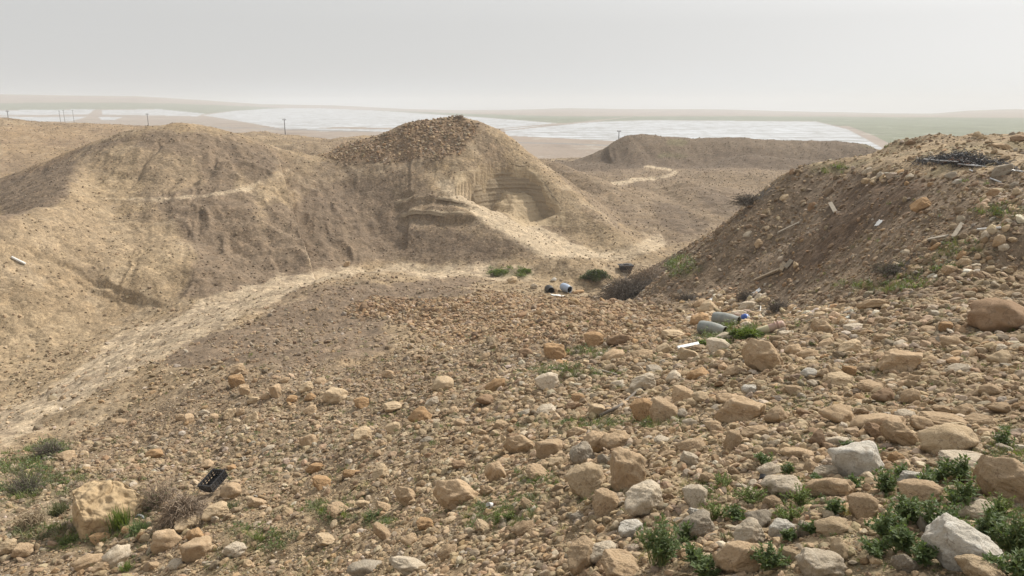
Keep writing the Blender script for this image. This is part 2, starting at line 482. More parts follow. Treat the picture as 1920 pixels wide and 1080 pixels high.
M_cliff = soft([(850,324),(1000,315),(1060,400),(1060,425),(980,425),(930,390),(880,375),(850,350)], 4, 18, 60, 120)
paint(M_cliff, 'sand', .85)
# the pale wash
M_wash = soft([(750,500),(900,493),(1000,505),(1000,530),(900,520),(760,512),(640,520),(560,545),(500,568),(430,603),(330,655),(240,700),(150,755),(60,810),(0,840),(0,780),(80,735),(150,695),(200,645),(280,600),(390,566),(460,545),(550,518),(640,507)], 14, 21, 25, 80)
paint(M_wash, 'pale', .75)
for a in [[(190,371),(300,372),(380,366),(460,352),(545,314),(548,318),(462,357),(380,371),(300,376),(190,374)]]:
    paint(soft(a, 2, 45, 50, 120), 'pale', .8)
paint(soft([(640,255),(640,262),(560,330),(500,380),(480,430),(470,380),(520,320)], 20, 46, 50, 120), 'sand', .5)
paint(soft([(560,305),(640,420),(650,490),(560,500),(560,400),(540,330)], 24, 47, 50, 120), 'dark', .35)
paint(soft([(420,262),(500,285),(520,330),(470,345),(440,310)], 8, 48, 50, 120), 'dark', .45)
paint(soft([(150,690),(200,660),(240,640),(230,690),(180,730),(100,770),(40,800),(80,740)], 6, 22, 25, 80), 'pale', .8)
paint(M_wash * sstep(.0, .3, fbm(GX, GY, .8, 4, 331, .65)), 'grey', .45)
# grey gravel mound
M_mound = soft([(330,650),(430,610),(520,580),(600,545),(720,530),(800,520),(900,525),(830,560),(720,610),(740,660),(600,680),(560,700),(430,690),(300,700)], 16, 24, 20, 70)
paint(M_mound, 'grey', .9)
# rusty rubble
M_rub = soft([(640,590),(700,560),(820,560),(900,545),(1000,545),(1120,560),(1290,590),(1300,640),(1180,650),(1080,640),(1000,640),(900,650),(820,640),(740,600)], 14, 26, 18, 50)
paint(M_rub, 'rust', .8)
M_left = soft([(0,235),(200,232),(420,245),(300,250),(200,265),(120,300),(0,345)], 4, 27, 95, 300)
paint(M_left, 'rust', .25); paint(((RR > 95) & (RR < 235)) * sstep(-.1, .4, fbm(GX, GY, .05, 4, 361)), 'grey', .45)
M_near = (RR < 19).astype(float) * (AZS < R(60))
paint(sstep(19, 13, RR) * sstep(-.3, .3, fbm(GX, GY, .5, 4, 341)), 'sand', .35)
# embankment: fresh dug earth and grey-brown face with its shade painted in
M_emb = soft([(1105,562),(1120,545),(1200,506),(1260,476),(1340,430),(1430,365),(1500,312),(1640,320),(1930,320),(1930,500),(1700,560),(1500,590),(1300,575)], 8, 28, 14, 62)
paint(M_emb, 'grey', .75)  # bank's own grey, deepened to stand for shade on its slope
paint(soft([(1105,562),(1125,545),(1200,508),(1290,462),(1330,480),(1290,560),(1180,570)], 6, 53, 30, 62), 'dark', .35)
M_dig = soft([(1560,350),(1640,335),(1740,338),(1735,360),(1690,385),(1640,420),(1560,470),(1500,520),(1440,540),(1470,490),(1530,430)], 12, 29, 14, 62)
paint(M_dig, 'soil', .85)
M_streak = soft([(1700,345),(1735,350),(1690,375),(1620,430),(1560,480),(1500,520),(1530,475),(1600,410),(1660,365)], 8, 32, 14, 62)
paint(M_streak, 'soil', .95)
M_top = soft([(1500,310),(1640,285),(1700,258),(1800,250),(1930,248),(1930,325),(1740,332),(1620,322)], 5, 33, 18, 62)
paint(M_top, 'sand', .7); paint(M_top * sstep(-.1, .35, gn2), 'olive', .45)
# valley ground behind, the pale footpath in it, the pale fan at the foot of the peak
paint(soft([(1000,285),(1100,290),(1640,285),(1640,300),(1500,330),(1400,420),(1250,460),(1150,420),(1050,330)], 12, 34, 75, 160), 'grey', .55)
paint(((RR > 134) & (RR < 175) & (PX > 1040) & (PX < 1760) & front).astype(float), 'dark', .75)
paint(soft([(1215,372),(1260,380),(1330,420),(1300,445),(1240,430)], 10, 38, 70, 130), 'dark', .6)  # shadowed near-left face of a ridge, painted dark
paint(soft([(1300,345),(1345,360),(1420,400),(1400,430),(1330,400)], 10, 39, 70, 130), 'dark', .5)  # same painted shade on the ridge farther right
for a in [[(1145,342),(1180,335),(1215,333),(1250,328),(1262,322),(1240,318),(1205,312),(1212,309),(1250,315),(1270,322),(1258,332),(1215,338),(1150,348)]]:
    paint(soft(a, 3, 35, 80, 170), 'pale', .95)
paint(soft([(1030,480),(1150,470),(1240,440),(1250,455),(1180,490),(1080,482)], 6, 36, 55, 100), 'pale', .6)
paint(blob(1040,530,55,20,37,40,75), 'sand', .9)
# green tints
M_green = np.zeros(GX.shape)
for b in [(950,512,45,10),(930,505,25,8),(60,900,90,45),(90,845,50,20),(160,1000,160,22),(250,960,40,30),(480,1010,60,25),(1370,630,80,18),(1110,665,50,8),
          (1060,702,90,12),(1250,790,70,14),(1100,800,120,14),(1330,930,60,30),(1480,940,90,40),(1720,940,110,50),(1850,1000,120,60),(1800,880,80,22),(1260,1020,60,40),
          (1650,540,90,14),(1700,530,60,12),(1820,470,70,22),(1740,500,60,18),(1880,400,50,20),(1280,500,40,20),(1550,320,40,8),(1640,272,30,8),(1260,292,30,5),
          (930,960,70,40),(1010,900,50,20),(700,980,60,14),(1270,267,22,6),(1900,860,60,30),(620,960,50,20)]:
    M_green = np.maximum(M_green, blob(*b, seed=int(b[0]) % 97 + 400, rmax=180, n=.9))
paint(M_green, 'olive', .55)
paint(sstep(.05, .5, fbm(GX, GY, .9, 4, 351, .6)) * sstep(24, 14, RR), 'olive', .32)

# the plain
farm = RR > 235
plainm = sstep(200, 260, RR)
paint(plainm, 'pink', .85)
WH = np.zeros(GX.shape)
for a in [[(945,241),(1050,233),(1130,228),(1220,225.5),(1530,228),(1590,243),(1625,262),(1662,282),(1400,282),(1150,264),(950,254)],
          [(380,216),(440,208),(520,203),(600,203),(700,207),(790,213),(900,220),(1045,231),(945,240),(850,240),(750,240),(640,238),(540,243),(430,224)],
          [(-80,208),(178,205),(165,214),(-80,217.5)], [(-80,219.5),(165,218.5),(135,227),(-80,229)],
          [(190,206),(300,205),(385,213),(370,218),(280,216),(192,215)], [(185,219),(228,220),(215,225),(190,225)],
          [(1000,257),(1120,260),(1180,262),(1180,259),(1010,255)], [(560,240),(760,243),(740,247),(600,246)]]:
    WH = np.maximum(WH, (inpoly(a) & farm))
GR = np.zeros(GX.shape)
for a in [[(-80,194),(150,192),(330,194),(480,200),(540,203),(440,207.5),(380,214),(300,204.5),(-80,206.5)],
          [(690,206),(900,214),(1060,218),(1400,218),(1735,220),(2100,222),(2100,262),(1850,262),(1680,280),(1655,270),(1590,240),(1530,227.5),(1220,225),(1130,227.5),(1050,231),(900,219.5)]]:
    GR = np.maximum(GR, (inpoly(a) & farm))
paint(GR, 'fgreen', .9)
paint((inpoly([(1575,236),(1590,236),(1640,255),(1690,280),(1660,281),(1620,262)]) & farm).astype(float), 'pink', 1)
paint(WH, 'white', 1)
paint((inpoly([(1052,232),(1180,219),(1188,219),(1070,233),(950,245),(935,245)]) & farm).astype(float), 'pink', 1)
paint((inpoly([(930,265.5),(1060,268),(1200,274),(1200,276.5),(1060,270.5),(930,267.5)]) & farm).astype(float), 'road', 1)
paint((inpoly([(340,236),(500,240),(700,246),(700,248),(500,243),(340,238.5)]) & farm).astype(float), 'road', .8)
paint((inpoly([(1775,209),(1785,205),(1800,205),(1792,208)]) & farm).astype(float), 'white', .8)

# ------------------------------------------------------------------ terrain mesh
def make_mesh(name, V, Fq, smooth=True):
    me = bpy.data.meshes.new(name)
    nv, nf, k = len(V), len(Fq), Fq.shape[1]
    me.vertices.add(nv); me.vertices.foreach_set('co', np.ascontiguousarray(V, dtype=np.float32).ravel())
    me.loops.add(nf * k); me.loops.foreach_set('vertex_index', np.ascontiguousarray(Fq, dtype=np.int32).ravel())
    me.polygons.add(nf)
    me.polygons.foreach_set('loop_start', np.arange(0, nf * k, k, dtype=np.int32))
    me.polygons.foreach_set('use_smooth', np.full(nf, smooth))
    me.update(calc_edges=True)
    return me

idx = np.arange(NR * NA).reshape(NR, NA)
nx_ = np.roll(idx, -1, axis=1)
q = np.stack([idx[:-1], idx[1:], nx_[1:], nx_[:-1]], -1).reshape(-1, 4)
terr_me = make_mesh("ground", np.stack([GX, GY, Z], -1).reshape(-1, 3), q)
def add_attr(me, name, A):
    a = me.attributes.new(name, 'FLOAT_COLOR', 'POINT')
    c = np.ones((A.shape[0], 4), np.float32); c[:, :3] = A
    a.data.foreach_set('color', c.ravel())
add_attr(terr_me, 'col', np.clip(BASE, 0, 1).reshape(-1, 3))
add_attr(terr_me, 'msk', np.stack([WH, M_cliff, np.clip(plainm, 0, 1)], -1).reshape(-1, 3))

# ------------------------------------------------------------------ materials
class N:
    """tiny node helper"""
    def __init__(s, name):
        s.m = bpy.data.materials.new(name); s.m.use_nodes = True
        s.t = s.m.node_tree; s.t.nodes.clear()
        s.out = s.n('OutputMaterial'); s.b = s.n('BsdfPrincipled')
        s.l(s.b.outputs[0], s.out.inputs[0])
    def n(s, kind, **k):
        x = s.t.nodes.new('ShaderNode' + kind)
        for a, b in k.items(): setattr(x, a, b)
        return x
    def l(s, a, b): s.t.links.new(a, b)
    def noise(s, vec, scale, detail=4, rough=.55):
        x = s.n('TexNoise'); x.inputs['Scale'].default_value = scale; x.inputs['Detail'].default_value = detail
        x.inputs['Roughness'].default_value = rough
        if vec is not None: s.l(vec, x.inputs['Vector'])
        return x.outputs['Fac']
    def ramp(s, fac, a, b, lo=0., hi=1.):
        x = s.n('MapRange'); x.inputs[1].default_value = a; x.inputs[2].default_value = b
        x.inputs[3].default_value = lo; x.inputs[4].default_value = hi
        s.l(fac, x.inputs[0]); return x.outputs[0]
    def mix(s, fac, a, b, mode='MIX'):
        x = s.n('Mix', data_type='RGBA', blend_type=mode)
        for v, i in ((fac, 0), (a, 6), (b, 7)):
            if isinstance(v, (int, float)): x.inputs[i].default_value = v
            elif isinstance(v, tuple): x.inputs[i].default_value = (*v[:3], 1)
            else: s.l(v, x.inputs[i])
        return x.outputs[2]
    def math(s, op, a, b=None):
        x = s.n('Math', operation=op)
        for v, i in ((a, 0), (b, 1)):
            if v is None: continue
            if isinstance(v, (int, float)): x.inputs[i].default_value = v
            else: s.l(v, x.inputs[i])
        return x.outputs[0]
    def bump(s, h, strength, dist, prev=None):
        x = s.n('Bump'); x.inputs['Strength'].default_value = strength; x.inputs['Distance'].default_value = dist
        s.l(h, x.inputs['Height'])
        if prev is not None: s.l(prev, x.inputs['Normal'])
        return x.outputs[0]
    def fin(s, col, rough=.9, normal=None, spec=.2, metal=0.):
        if isinstance(col, tuple): s.b.inputs['Base Color'].default_value = (*col[:3], 1)
        else: s.l(col, s.b.inputs['Base Color'])
        if isinstance(rough, (int, float)): s.b.inputs['Roughness'].default_value = rough
        else: s.l(rough, s.b.inputs['Roughness'])
        s.b.inputs['Specular IOR Level'].default_value = spec
        s.b.inputs['Metallic'].default_value = metal
        if normal is not None: s.l(normal, s.b.inputs['Normal'])
        return s.m

def ground_mat():
    s = N('stony_ground')
    co = s.n('TexCoord').outputs['Object']
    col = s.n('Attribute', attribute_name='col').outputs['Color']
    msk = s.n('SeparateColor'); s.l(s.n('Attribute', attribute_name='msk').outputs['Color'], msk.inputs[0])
    wh, cl, pl = msk.outputs
    near = s.math('SUBTRACT', 1.0, pl)
    # gravel grains of three sizes
    hs = []; cur = col
    for sc, lo, hi, f in ((3.2, .78, 1.22, .8), (11, .72, 1.28, .8), (42, .70, 1.30, .9)):
        v = s.n('TexVoronoi'); v.inputs['Scale'].default_value = sc; v.inputs['Randomness'].default_value = 1
        s.l(co, v.inputs['Vector'])
        bw = s.n('SeparateColor'); s.l(v.outputs['Color'], bw.inputs[0])
        val = s.ramp(bw.outputs[0], 0, 1, lo, hi)
        g = s.n('CombineColor'); 
        for i in range(3): s.l(val, g.inputs[i])
        cur = s.mix(s.math('MULTIPLY', near, f), cur, s.mix(1.0, cur, g.outputs[0], 'MULTIPLY'))
        hs.append((v.outputs['Distance'], sc))
    n1 = s.noise(co, 1.1, 6, .65)
    n2 = s.noise(co, 7.0, 5, .7)
    var = s.mix(.75, cur, s.mix(1.0, cur, (1.5, 1.45, 1.38), 'MULTIPLY'))
    cur = s.mix(s.math('MULTIPLY', near, s.ramp(n1, .45, .72)), cur, var)
    dk = s.mix(1.0, cur, (.60, .58, .56), 'MULTIPLY')
    cur = s.mix(s.math('MULTIPLY', near, s.ramp(n2, .52, .78)), cur, dk)
    # strata on the cliffs
    sp = s.n('SeparateXYZ'); s.l(co, sp.inputs[0])
    zz = s.math('ADD', s.math('MULTIPLY', sp.outputs[2], 2.6), s.math('MULTIPLY', s.noise(co, .35, 3), 1.6))
    cz = s.n('CombineXYZ'); s.l(zz, cz.inputs[2])
    st = s.noise(cz.outputs[0], 2.3, 4, .7)
    strat = s.mix(s.ramp(st, .38, .62), (.33, .245, .15), (.50, .40, .27))
    cur = s.mix(s.math('MULTIPLY', cl, .75), cur, strat)
    # plastic mulch rows on the plain
    wv = s.n('TexWave', wave_type='BANDS', bands_direction='Y'); wv.inputs['Scale'].default_value = .011
    wv.inputs['Distortion'].default_value = 3; wv.inputs['Detail'].default_value = 4; wv.inputs['Detail Scale'].default_value = 1.5
    mp = s.n('Mapping'); mp.inputs['Rotation'].default_value = (0, 0, R(6)); s.l(co, mp.inputs[0]); s.l(mp.outputs[0], wv.inputs['Vector'])
    gap = s.math('MULTIPLY', s.ramp(wv.outputs['Fac'], .55, .95), s.ramp(s.noise(co, .02, 4, .75), .35, .6, .1, .8))
    mp2 = s.n('Mapping'); mp2.inputs['Scale'].default_value = (.11, .034, 1); s.l(co, mp2.inputs[0])
    dirt = s.ramp(s.noise(mp2.outputs[0], 1.0, 6, .75), .44, .62, 0, .55)
    cur = s.mix(s.math('MULTIPLY', wh, s.math('MAXIMUM', gap, dirt)), cur, (.16, .145, .125))
    mp3 = s.n('Mapping'); mp3.inputs['Scale'].default_value = (.03, .012, 1); s.l(co, mp3.inputs[0])
    fl = s.math('MULTIPLY', s.math('SUBTRACT', pl, wh), s.ramp(s.noise(mp3.outputs[0], 1.0, 8, .8), .50, .66, 0, .8))
    cur = s.mix(fl, cur, s.mix(1., cur, (.62, .62, .62), 'MULTIPLY'))
    mp4 = s.n('Mapping'); mp4.inputs['Scale'].default_value = (.04, .02, 1); mp4.inputs['Location'].default_value = (31, 7, 0); s.l(co, mp4.inputs[0])
    fl2 = s.math('MULTIPLY', s.math('SUBTRACT', pl, wh), s.ramp(s.noise(mp4.outputs[0], 1.3, 8, .85), .55, .66, 0, .6))
    cur = s.mix(fl2, cur, (.46, .45, .40))
    nb = s.bump(n1, .35, .06)
    for d, sc in hs:
        x = s.math('SUBTRACT', 1.0, d)
        nb = s.bump(x, .75, .20 / sc, nb)
    nb = s.bump(s.noise(co, 14.0, 6, .75), .6, .03, nb)
    return s.fin(cur, .95, nb, .12)

terr_me.materials.append(ground_mat())
ground = bpy.data.objects.new('ground', terr_me)
ground['kind'] = 'structure'
COL.objects.link(ground)

# ------------------------------------------------------------------ layered rock faces set into the cut slopes
def strata_mat():
    s = N('layered_marl')
    co = s.n('TexCoord').outputs['Object']
    sp = s.n('SeparateXYZ'); s.l(co, sp.inputs[0])
    cz = s.n('CombineXYZ'); s.l(s.math('ADD', sp.outputs[2], s.math('MULTIPLY', s.noise(co, .25, 3), .8)), cz.inputs[2])
    st = s.noise(cz.outputs[0], 3.2, 6, .8)
    c = s.mix(s.ramp(st, .38, .60), (.245, .190, .128), (.335, .268, .185))
    c = s.mix(s.ramp(s.noise(co, 1.5, 6, .7), .5, .72, 0, .7), c, (.27, .21, .145))
    c = s.mix(s.ramp(s.noise(co, 9, 5, .7), .52, .72, 0, .5), c, (.14, .105, .07))
    nb = s.bump(st, .8, .12); nb = s.bump(s.noise(co, 6, 6, .7), .7, .05, nb)
    return s.fin(c, .95, nb, .1)
STRATA = strata_mat()
def face(line, name, lean, depth_z, relief, lip, seed, nz=56, t0=.02, t1=.97):
    pts = np.array(line)
    if lip: pts = np.array([line[0], line[-1]]) + 0.0
    seg = np.hypot(*np.diff(pts[:, :2], axis=0).T); L0 = np.concatenate([[0], np.cumsum(seg)])
    ns = max(40, int(L0[-1] / .16)); S0 = np.linspace(L0[-1] * t0, L0[-1] * t1, ns)
    X, Y_ = np.interp(S0, L0, pts[:, 0]), np.interp(S0, L0, pts[:, 1])
    k = np.ones(9) / 9
    Xs, Ys = np.convolve(np.pad(X, 4, mode='edge'), k, 'valid'), np.convolve(np.pad(Y_, 4, mode='edge'), k, 'valid')
    tx, ty = np.gradient(Xs), np.gradient(Ys); l = np.hypot(tx, ty); nx, ny = ty / l, -tx / l
    top = H(Xs - nx * .5, Ys - ny * .5) + .02
    e = np.minimum(1, np.minimum(np.linspace(0, 1, ns), np.linspace(1, 0, ns)) * 16)
    bot = np.minimum(H(Xs + nx * 1.6, Ys + ny * 1.6), top) - .5 - depth_z
    f = np.linspace(0, 1, nz)[:, None]
    zz = top + (bot - top) * f
    bedn = noise2(zz * 2.6 + S0 * .02, zz * 0 + seed, 31) + .6 * noise2(zz * 7 + S0 * .05, zz * 0 + seed, 32)
    joint = noise2(S0 * .55 + zz * .15, zz * .25, seed + 1) + .5 * np.minimum(0, noise2(S0 * 1.6, zz * .5, seed + 2)) + .35 * noise2(S0 * 4, zz * 3, seed + 3)
    off = (-.5 + (1.0 + lean) * f + relief * (bedn * .8 + joint)) 
    off = off + lip * np.where(f < .30, .45 * sstep(0, .08, f), -.30 * sstep(.30, .36, f))
    off = off * e - .55 * (1 - e)
    VX, VY, VZ = Xs + nx * off, Ys + ny * off, zz + .04 * joint
    V = np.stack([VX, VY, np.broadcast_to(VZ, VX.shape)], -1)
    back = np.stack([Xs - nx * 1.5, Ys - ny * 1.5, top - .6], -1)[None]
    V = np.concatenate([back, V])
    nr = nz + 1; i = np.arange(nr * ns).reshape(nr, ns)
    q_ = np.stack([i[:-1, :-1], i[1:, :-1], i[1:, 1:], i[:-1, 1:]], -1).reshape(-1, 4)
    me = make_mesh(name, V.reshape(-1, 3), q_); me.materials.append(STRATA)
    o = bpy.data.objects.new(name, me); o['kind'] = 'structure'; COL.objects.link(o)
face(CLIFF_LINES[0], 'cliff', .5, 0, .13, 0, 1)
face(CLIFF_LINES[1], 'ledge', .1, -.35, .10, .45, 7, 30)
face(CLIFF_LINES[2], 'ledge', .1, -.35, .12, .6, 9, 34)

# ------------------------------------------------------------------ haze over the whole place
def box_mesh(name, x0, x1, y0, y1, z0, z1):
    V = np.array([(x, y, z) for x in (x0, x1) for y in (y0, y1) for z in (z0, z1)], float)
    Fq = np.array([(0,1,3,2),(4,6,7,5),(0,4,5,1),(2,3,7,6),(0,2,6,4),(1,5,7,3)])
    return make_mesh(name, V, Fq, False)
hz = N('dusty_air')
hz.t.nodes.remove(hz.b)
pv = hz.n('VolumePrincipled')
pv.inputs['Color'].default_value = (.745, .765, .79, 1)
pv.inputs['Density'].default_value = 0.0005
pv.inputs['Anisotropy'].default_value = 0.1
hz.l(pv.outputs[0], hz.out.inputs['Volume'])
hm = box_mesh('haze', -4200, 4200, -4200, 4200, float(Z.min()) - 1.5, max(26., float(Z.max()) + 4))
hm.materials.append(hz.m)
haze = bpy.data.objects.new('haze', hm); haze['kind'] = 'stuff'
COL.objects.link(haze)

# ------------------------------------------------------------------ stones
def stone_mat(name, bumps):
    s = N(name)
    co = s.n('TexCoord').outputs['Object']
    at = s.n('Attribute', attribute_name='col'); at.attribute_type = 'INSTANCER'
    cur = at.outputs['Color']
    n1 = s.noise(co, 2.2, 6, .65); n2 = s.noise(co, 9, 5, .7); n3 = s.noise(co, 30, 3, .7)
    cur = s.mix(s.ramp(n1, .42, .68, 0, .7), cur, s.mix(1., cur, (1.30, 1.38, 1.5), 'MULTIPLY'))
    n4 = s.noise(co, 1.3, 7, .75)
    cur = s.mix(s.ramp(n4, .52, .62, 0, .7), cur, s.mix(1., cur, (.62, .56, .50), 'MULTIPLY'))
    n5 = s.noise(co, 4.5, 8, .8)
    cur = s.mix(s.ramp(n5, .56, .66, 0, .6), cur, (.20, .165, .125))
    cur = s.mix(s.ramp(n2, .50, .72, 0, .65), cur, s.mix(1., cur, (.66, .60, .54), 'MULTIPLY'))
    cur = s.mix(s.ramp(n3, .55, .75, 0, .5), cur, s.mix(1., cur, (.7, .68, .64), 'MULTIPLY'))
    v = s.n('TexVoronoi', feature='DISTANCE_TO_EDGE'); v.inputs['Scale'].default_value = 1.5
    wv = s.n('Mix', data_type='VECTOR'); wv.inputs[0].default_value = .25
    nz = s.n('TexNoise'); nz.inputs['Scale'].default_value = 2.5; s.l(co, nz.inputs[0])
    s.l(co, wv.inputs[4]); s.l(nz.outputs['Color'], wv.inputs[5]); s.l(wv.outputs[1], v.inputs['Vector'])
    crack = s.ramp(v.outputs['Distance'], 0, .018, 0, 1)
    ck = s.math('MAXIMUM', crack, s.ramp(n1, .45, .55, 1, 0))
    cur = s.mix(s.math('MULTIPLY', s.math('SUBTRACT', 1., ck), .6), cur, s.mix(1., cur, (.45, .38, .32), 'MULTIPLY'))
    nb = None
    if bumps:
        nb = s.bump(n1, .6, .020)
        nb = s.bump(n2, .8, .012, nb)
        nb = s.bump(n3, .8, .005, nb)
        nb = s.bump(ck, .5, .004, nb)
    return s.fin(cur, .92, nb, .15)
STONE = stone_mat('limestone', True)
GRAVEL = stone_mat('limestone_gravel', False)

def rock_mesh(name, kind, seed, sub=3):
    rs = np.random.default_rng(seed)
    bm = bmesh.new(); bmesh.ops.create_icosphere(bm, subdivisions=sub, radius=1)
    V = np.array([v.co[:] for v in bm.verts])
    nplanes, lo, hi, pw = {'angular': (10, .42, .74, 1), 'block': (7, .52, .66, 1), 'round': (11, .55, .86, 1), 'slab': (9, .55, .85, 1)}[kind]
    if kind == 'block':
        A = np.array([(1,0,0),(-1,0,0),(0,1,0),(0,-1,0),(0,0,1),(0,0,-1)], float) + rs.normal(0, .17, (6, 3))
        A = np.vstack([A, rs.normal(0, 1, (3, 3))])
    else:
        A = rs.normal(0, 1, (nplanes, 3))
    A /= np.linalg.norm(A, axis=1)[:, None]
    D = rs.uniform(lo, hi, len(A))
    if kind == 'block': D[6:] = rs.uniform(.78, .9, len(D) - 6)
    Nn = V / np.linalg.norm(V, axis=1)[:, None]
    rad = np.ones(len(V)) * 1.0
    proj = Nn @ A.T
    lim = np.where(proj > .05, D / np.maximum(proj, .05), 9)
    k = 42. if kind != 'round' else 20.
    rad = -np.log(np.exp(-k * np.minimum(lim, 2)).sum(1) + np.exp(-k * 1.0)) / k     # soft minimum: worn edges
    if sub >= 3:                                                        # smaller chipped facets over the large ones
        B = rs.normal(0, 1, (18, 3)); B /= np.linalg.norm(B, axis=1)[:, None]
        near_ = (Nn @ B.T)
        own = np.array([rad[np.argmax(Nn @ b)] for b in B]) * rs.uniform(.84, .97, 18)
        lim2 = np.where(near_ > .3, own / np.maximum(near_, .3), 9)
        rad = np.minimum(rad, lim2.min(1) * .7 + rad * .3) if kind == 'round' else np.minimum(rad, lim2.min(1))
    for f, a in ((1.3, .10), (2.7, .07), (6, .045), (13, .026), (25, .014)):
        if f > 7 and sub < 4: continue
        o = rs.uniform(-50, 50, 3)
        rad = rad * (1 + a * (noise2(Nn[:, 0] * f + o[0], Nn[:, 1] * f + o[1] + Nn[:, 2] * f * .7, 5) + noise2(Nn[:, 2] * f + o[2], Nn[:, 0] * f * .6 - Nn[:, 1] * f, 6)) * .7)
    V = Nn * rad[:, None]
    sc = {'angular': (1, .85, .72), 'block': (1, .85, .75), 'round': (1, .8, .66), 'slab': (1, .75, .36)}[kind]
    V = V * np.array(sc)
    ext = (V.max(0) - V.min(0)) / 2
    V = (V - (V.max(0) + V.min(0)) / 2) / ext[0]          # half-width 1 along x
    Fq = np.array([[v.index for v in f.verts] for f in bm.faces])
    bm.free()
    me = make_mesh(name, V, Fq, sub > 3)
    me.materials.append(STONE if sub > 3 else GRAVEL)
    me['hz'] = float(V[:, 2].max())
    return me

KINDS = ['angular', 'block', 'round', 'slab']
SMALL = [rock_mesh('stone', k, 100 + i, 3) for i, k in enumerate(['angular'] * 7 + ['block'] * 3 + ['round'] * 3 + ['slab'] * 3)]
BIG = {k: [rock_mesh('rock', k, 300 + 17 * i + 7 * j, 5 if i < 3 else 4) for i in range(5)] for j, k in enumerate(KINDS)}

HID = bpy.data.collections.new('pieces')          # sources for the rubble, never linked to the scene
for i, me in enumerate(SMALL):
    o = bpy.data.objects.new('piece_%02d' % i, me); HID.objects.link(o)

def scatter(name, pos, rot, scl, idx, col, coll, nsrc, label=None):
    """one object: many pieces lying on the ground"""
    n = len(pos)
    me = bpy.data.meshes.new(name)
    me.vertices.add(n); me.vertices.foreach_set('co', pos.astype(np.float32).ravel())
    def at(nm, ty, A, key):
        a = me.attributes.new(nm, ty, 'POINT'); a.data.foreach_set(key, np.ascontiguousarray(A).ravel())
    at('rot', 'FLOAT_VECTOR', rot.astype(np.float32), 'vector')
    at('scl', 'FLOAT_VECTOR', scl.astype(np.float32), 'vector')
    at('idx', 'INT', idx.astype(np.int32), 'value')
    at('col', 'FLOAT_COLOR', np.hstack([col, np.ones((n, 1))]).astype(np.float32), 'color')
    o = bpy.data.objects.new(name, me); o['kind'] = 'stuff'
    if label: o['label'] = label
    COL.objects.link(o)
    g = bpy.data.node_groups.new(name, 'GeometryNodeTree')
    g.interface.new_socket('Geometry', in_out='INPUT', socket_type='NodeSocketGeometry')
    g.interface.new_socket('Geometry', in_out='OUTPUT', socket_type='NodeSocketGeometry')
    gi, go = g.nodes.new('NodeGroupInput'), g.nodes.new('NodeGroupOutput')
    ip = g.nodes.new('GeometryNodeInstanceOnPoints'); ci = g.nodes.new('GeometryNodeCollectionInfo')
    ci.inputs['Collection'].default_value = coll; ci.inputs['Separate Children'].default_value = True
    ci.inputs['Reset Children'].default_value = True
    mp = g.nodes.new('GeometryNodeMeshToPoints')
    def na(nm, ty):
        x = g.nodes.new('GeometryNodeInputNamedAttribute'); x.data_type = ty; x.inputs[0].default_value = nm; return x.outputs['Attribute']
    g.links.new(gi.outputs[0], ip.inputs['Points']); g.nodes.remove(mp)
    g.links.new(ci.outputs[0], ip.inputs['Instance']); ip.inputs['Pick Instance'].default_value = True
    g.links.new(na('idx', 'INT'), ip.inputs['Instance Index'])
    er = g.nodes.new('FunctionNodeEulerToRotation'); g.links.new(na('rot', 'FLOAT_VECTOR'), er.inputs[0])
    g.links.new(er.outputs[0], ip.inputs['Rotation']); g.links.new(na('scl', 'FLOAT_VECTOR'), ip.inputs['Scale'])
    g.links.new(ip.outputs[0], go.inputs[0])
    m = o.modifiers.new('pieces', 'NODES'); m.node_group = g
    return o

PAL = np.array([(.44,.325,.205),(.38,.27,.165),(.48,.37,.24),(.33,.225,.135),(.52,.43,.325),(.29,.23,.17),(.385,.245,.13),(.56,.49,.40)])
PW = np.array([.24,.20,.16,.12,.09,.08,.08,.03])
def colours(n, ground_col, k=.45):
    c = PAL[rng.choice(len(PAL), n, p=PW)]
    k = np.asarray(k).reshape(-1, 1) if np.ndim(k) else k
    c = c * (1 - k) + ground_col * k * 1.12
    return np.clip(c * rng.uniform(.58, 1.15, (n, 1)) * rng.normal(1, .02, (n, 3)), 0, 1)

def gcol(x, y):
    return np.stack([sample(BASE[..., i], x, y) for i in range(3)], -1)

M_DUST = np.clip(M_wash * .75, 0, 1)
RUBD = np.clip(M_rub, 0, 1)
# how stony the ground is: noise clumps everywhere, bare in the wash and on dusty faces
clump = fbm(GX, GY, 0.22, 4, 501, .6)
STN = np.clip(.55 + .55 * clump, .08, 1)
STN = STN * (1 - 1.0 * M_DUST) * (1 - .6 * M_cliff)
STN = np.maximum(STN, RUBD * 1.0); STN = np.maximum(STN, M_gtop * 1.0)
STN = np.where(RR < 16, np.maximum(STN, .45), STN)
STN = STN * (1 - .35 * M_mound)
STN = STN * (1 - .62 * sstep(45, 60, RR) * (1 - M_gtop)) * (1 - .75 * M_dig)

def cloud(n, rmin, rmax, frac_lo, frac_hi, real_lo, real_hi, dens, sink=.25, flat=.8, half=R(43)):
    """stones whose smallest size grows with distance; accepted by a density map"""
    r = np.exp(rng.uniform(math.log(rmin), math.log(rmax), n))
    a = rng.uniform(-half, half, n)
    x, y = r * np.sin(a), r * np.cos(a)
    u = rng.uniform(0, 1, n)
    lo, hi = np.maximum(frac_lo * r, real_lo), np.minimum(frac_hi * r, real_hi)
    ok = hi > lo
    hi = np.maximum(hi, lo * 1.01)
    s = (lo ** -1.6 + u * (hi ** -1.6 - lo ** -1.6)) ** (-1 / 1.6)      # many small, few large
    ok &= rng.uniform(0, 1, n) < sample(dens, x, y)
    x, y, s = x[ok], y[ok], s[ok]
    return x, y, s

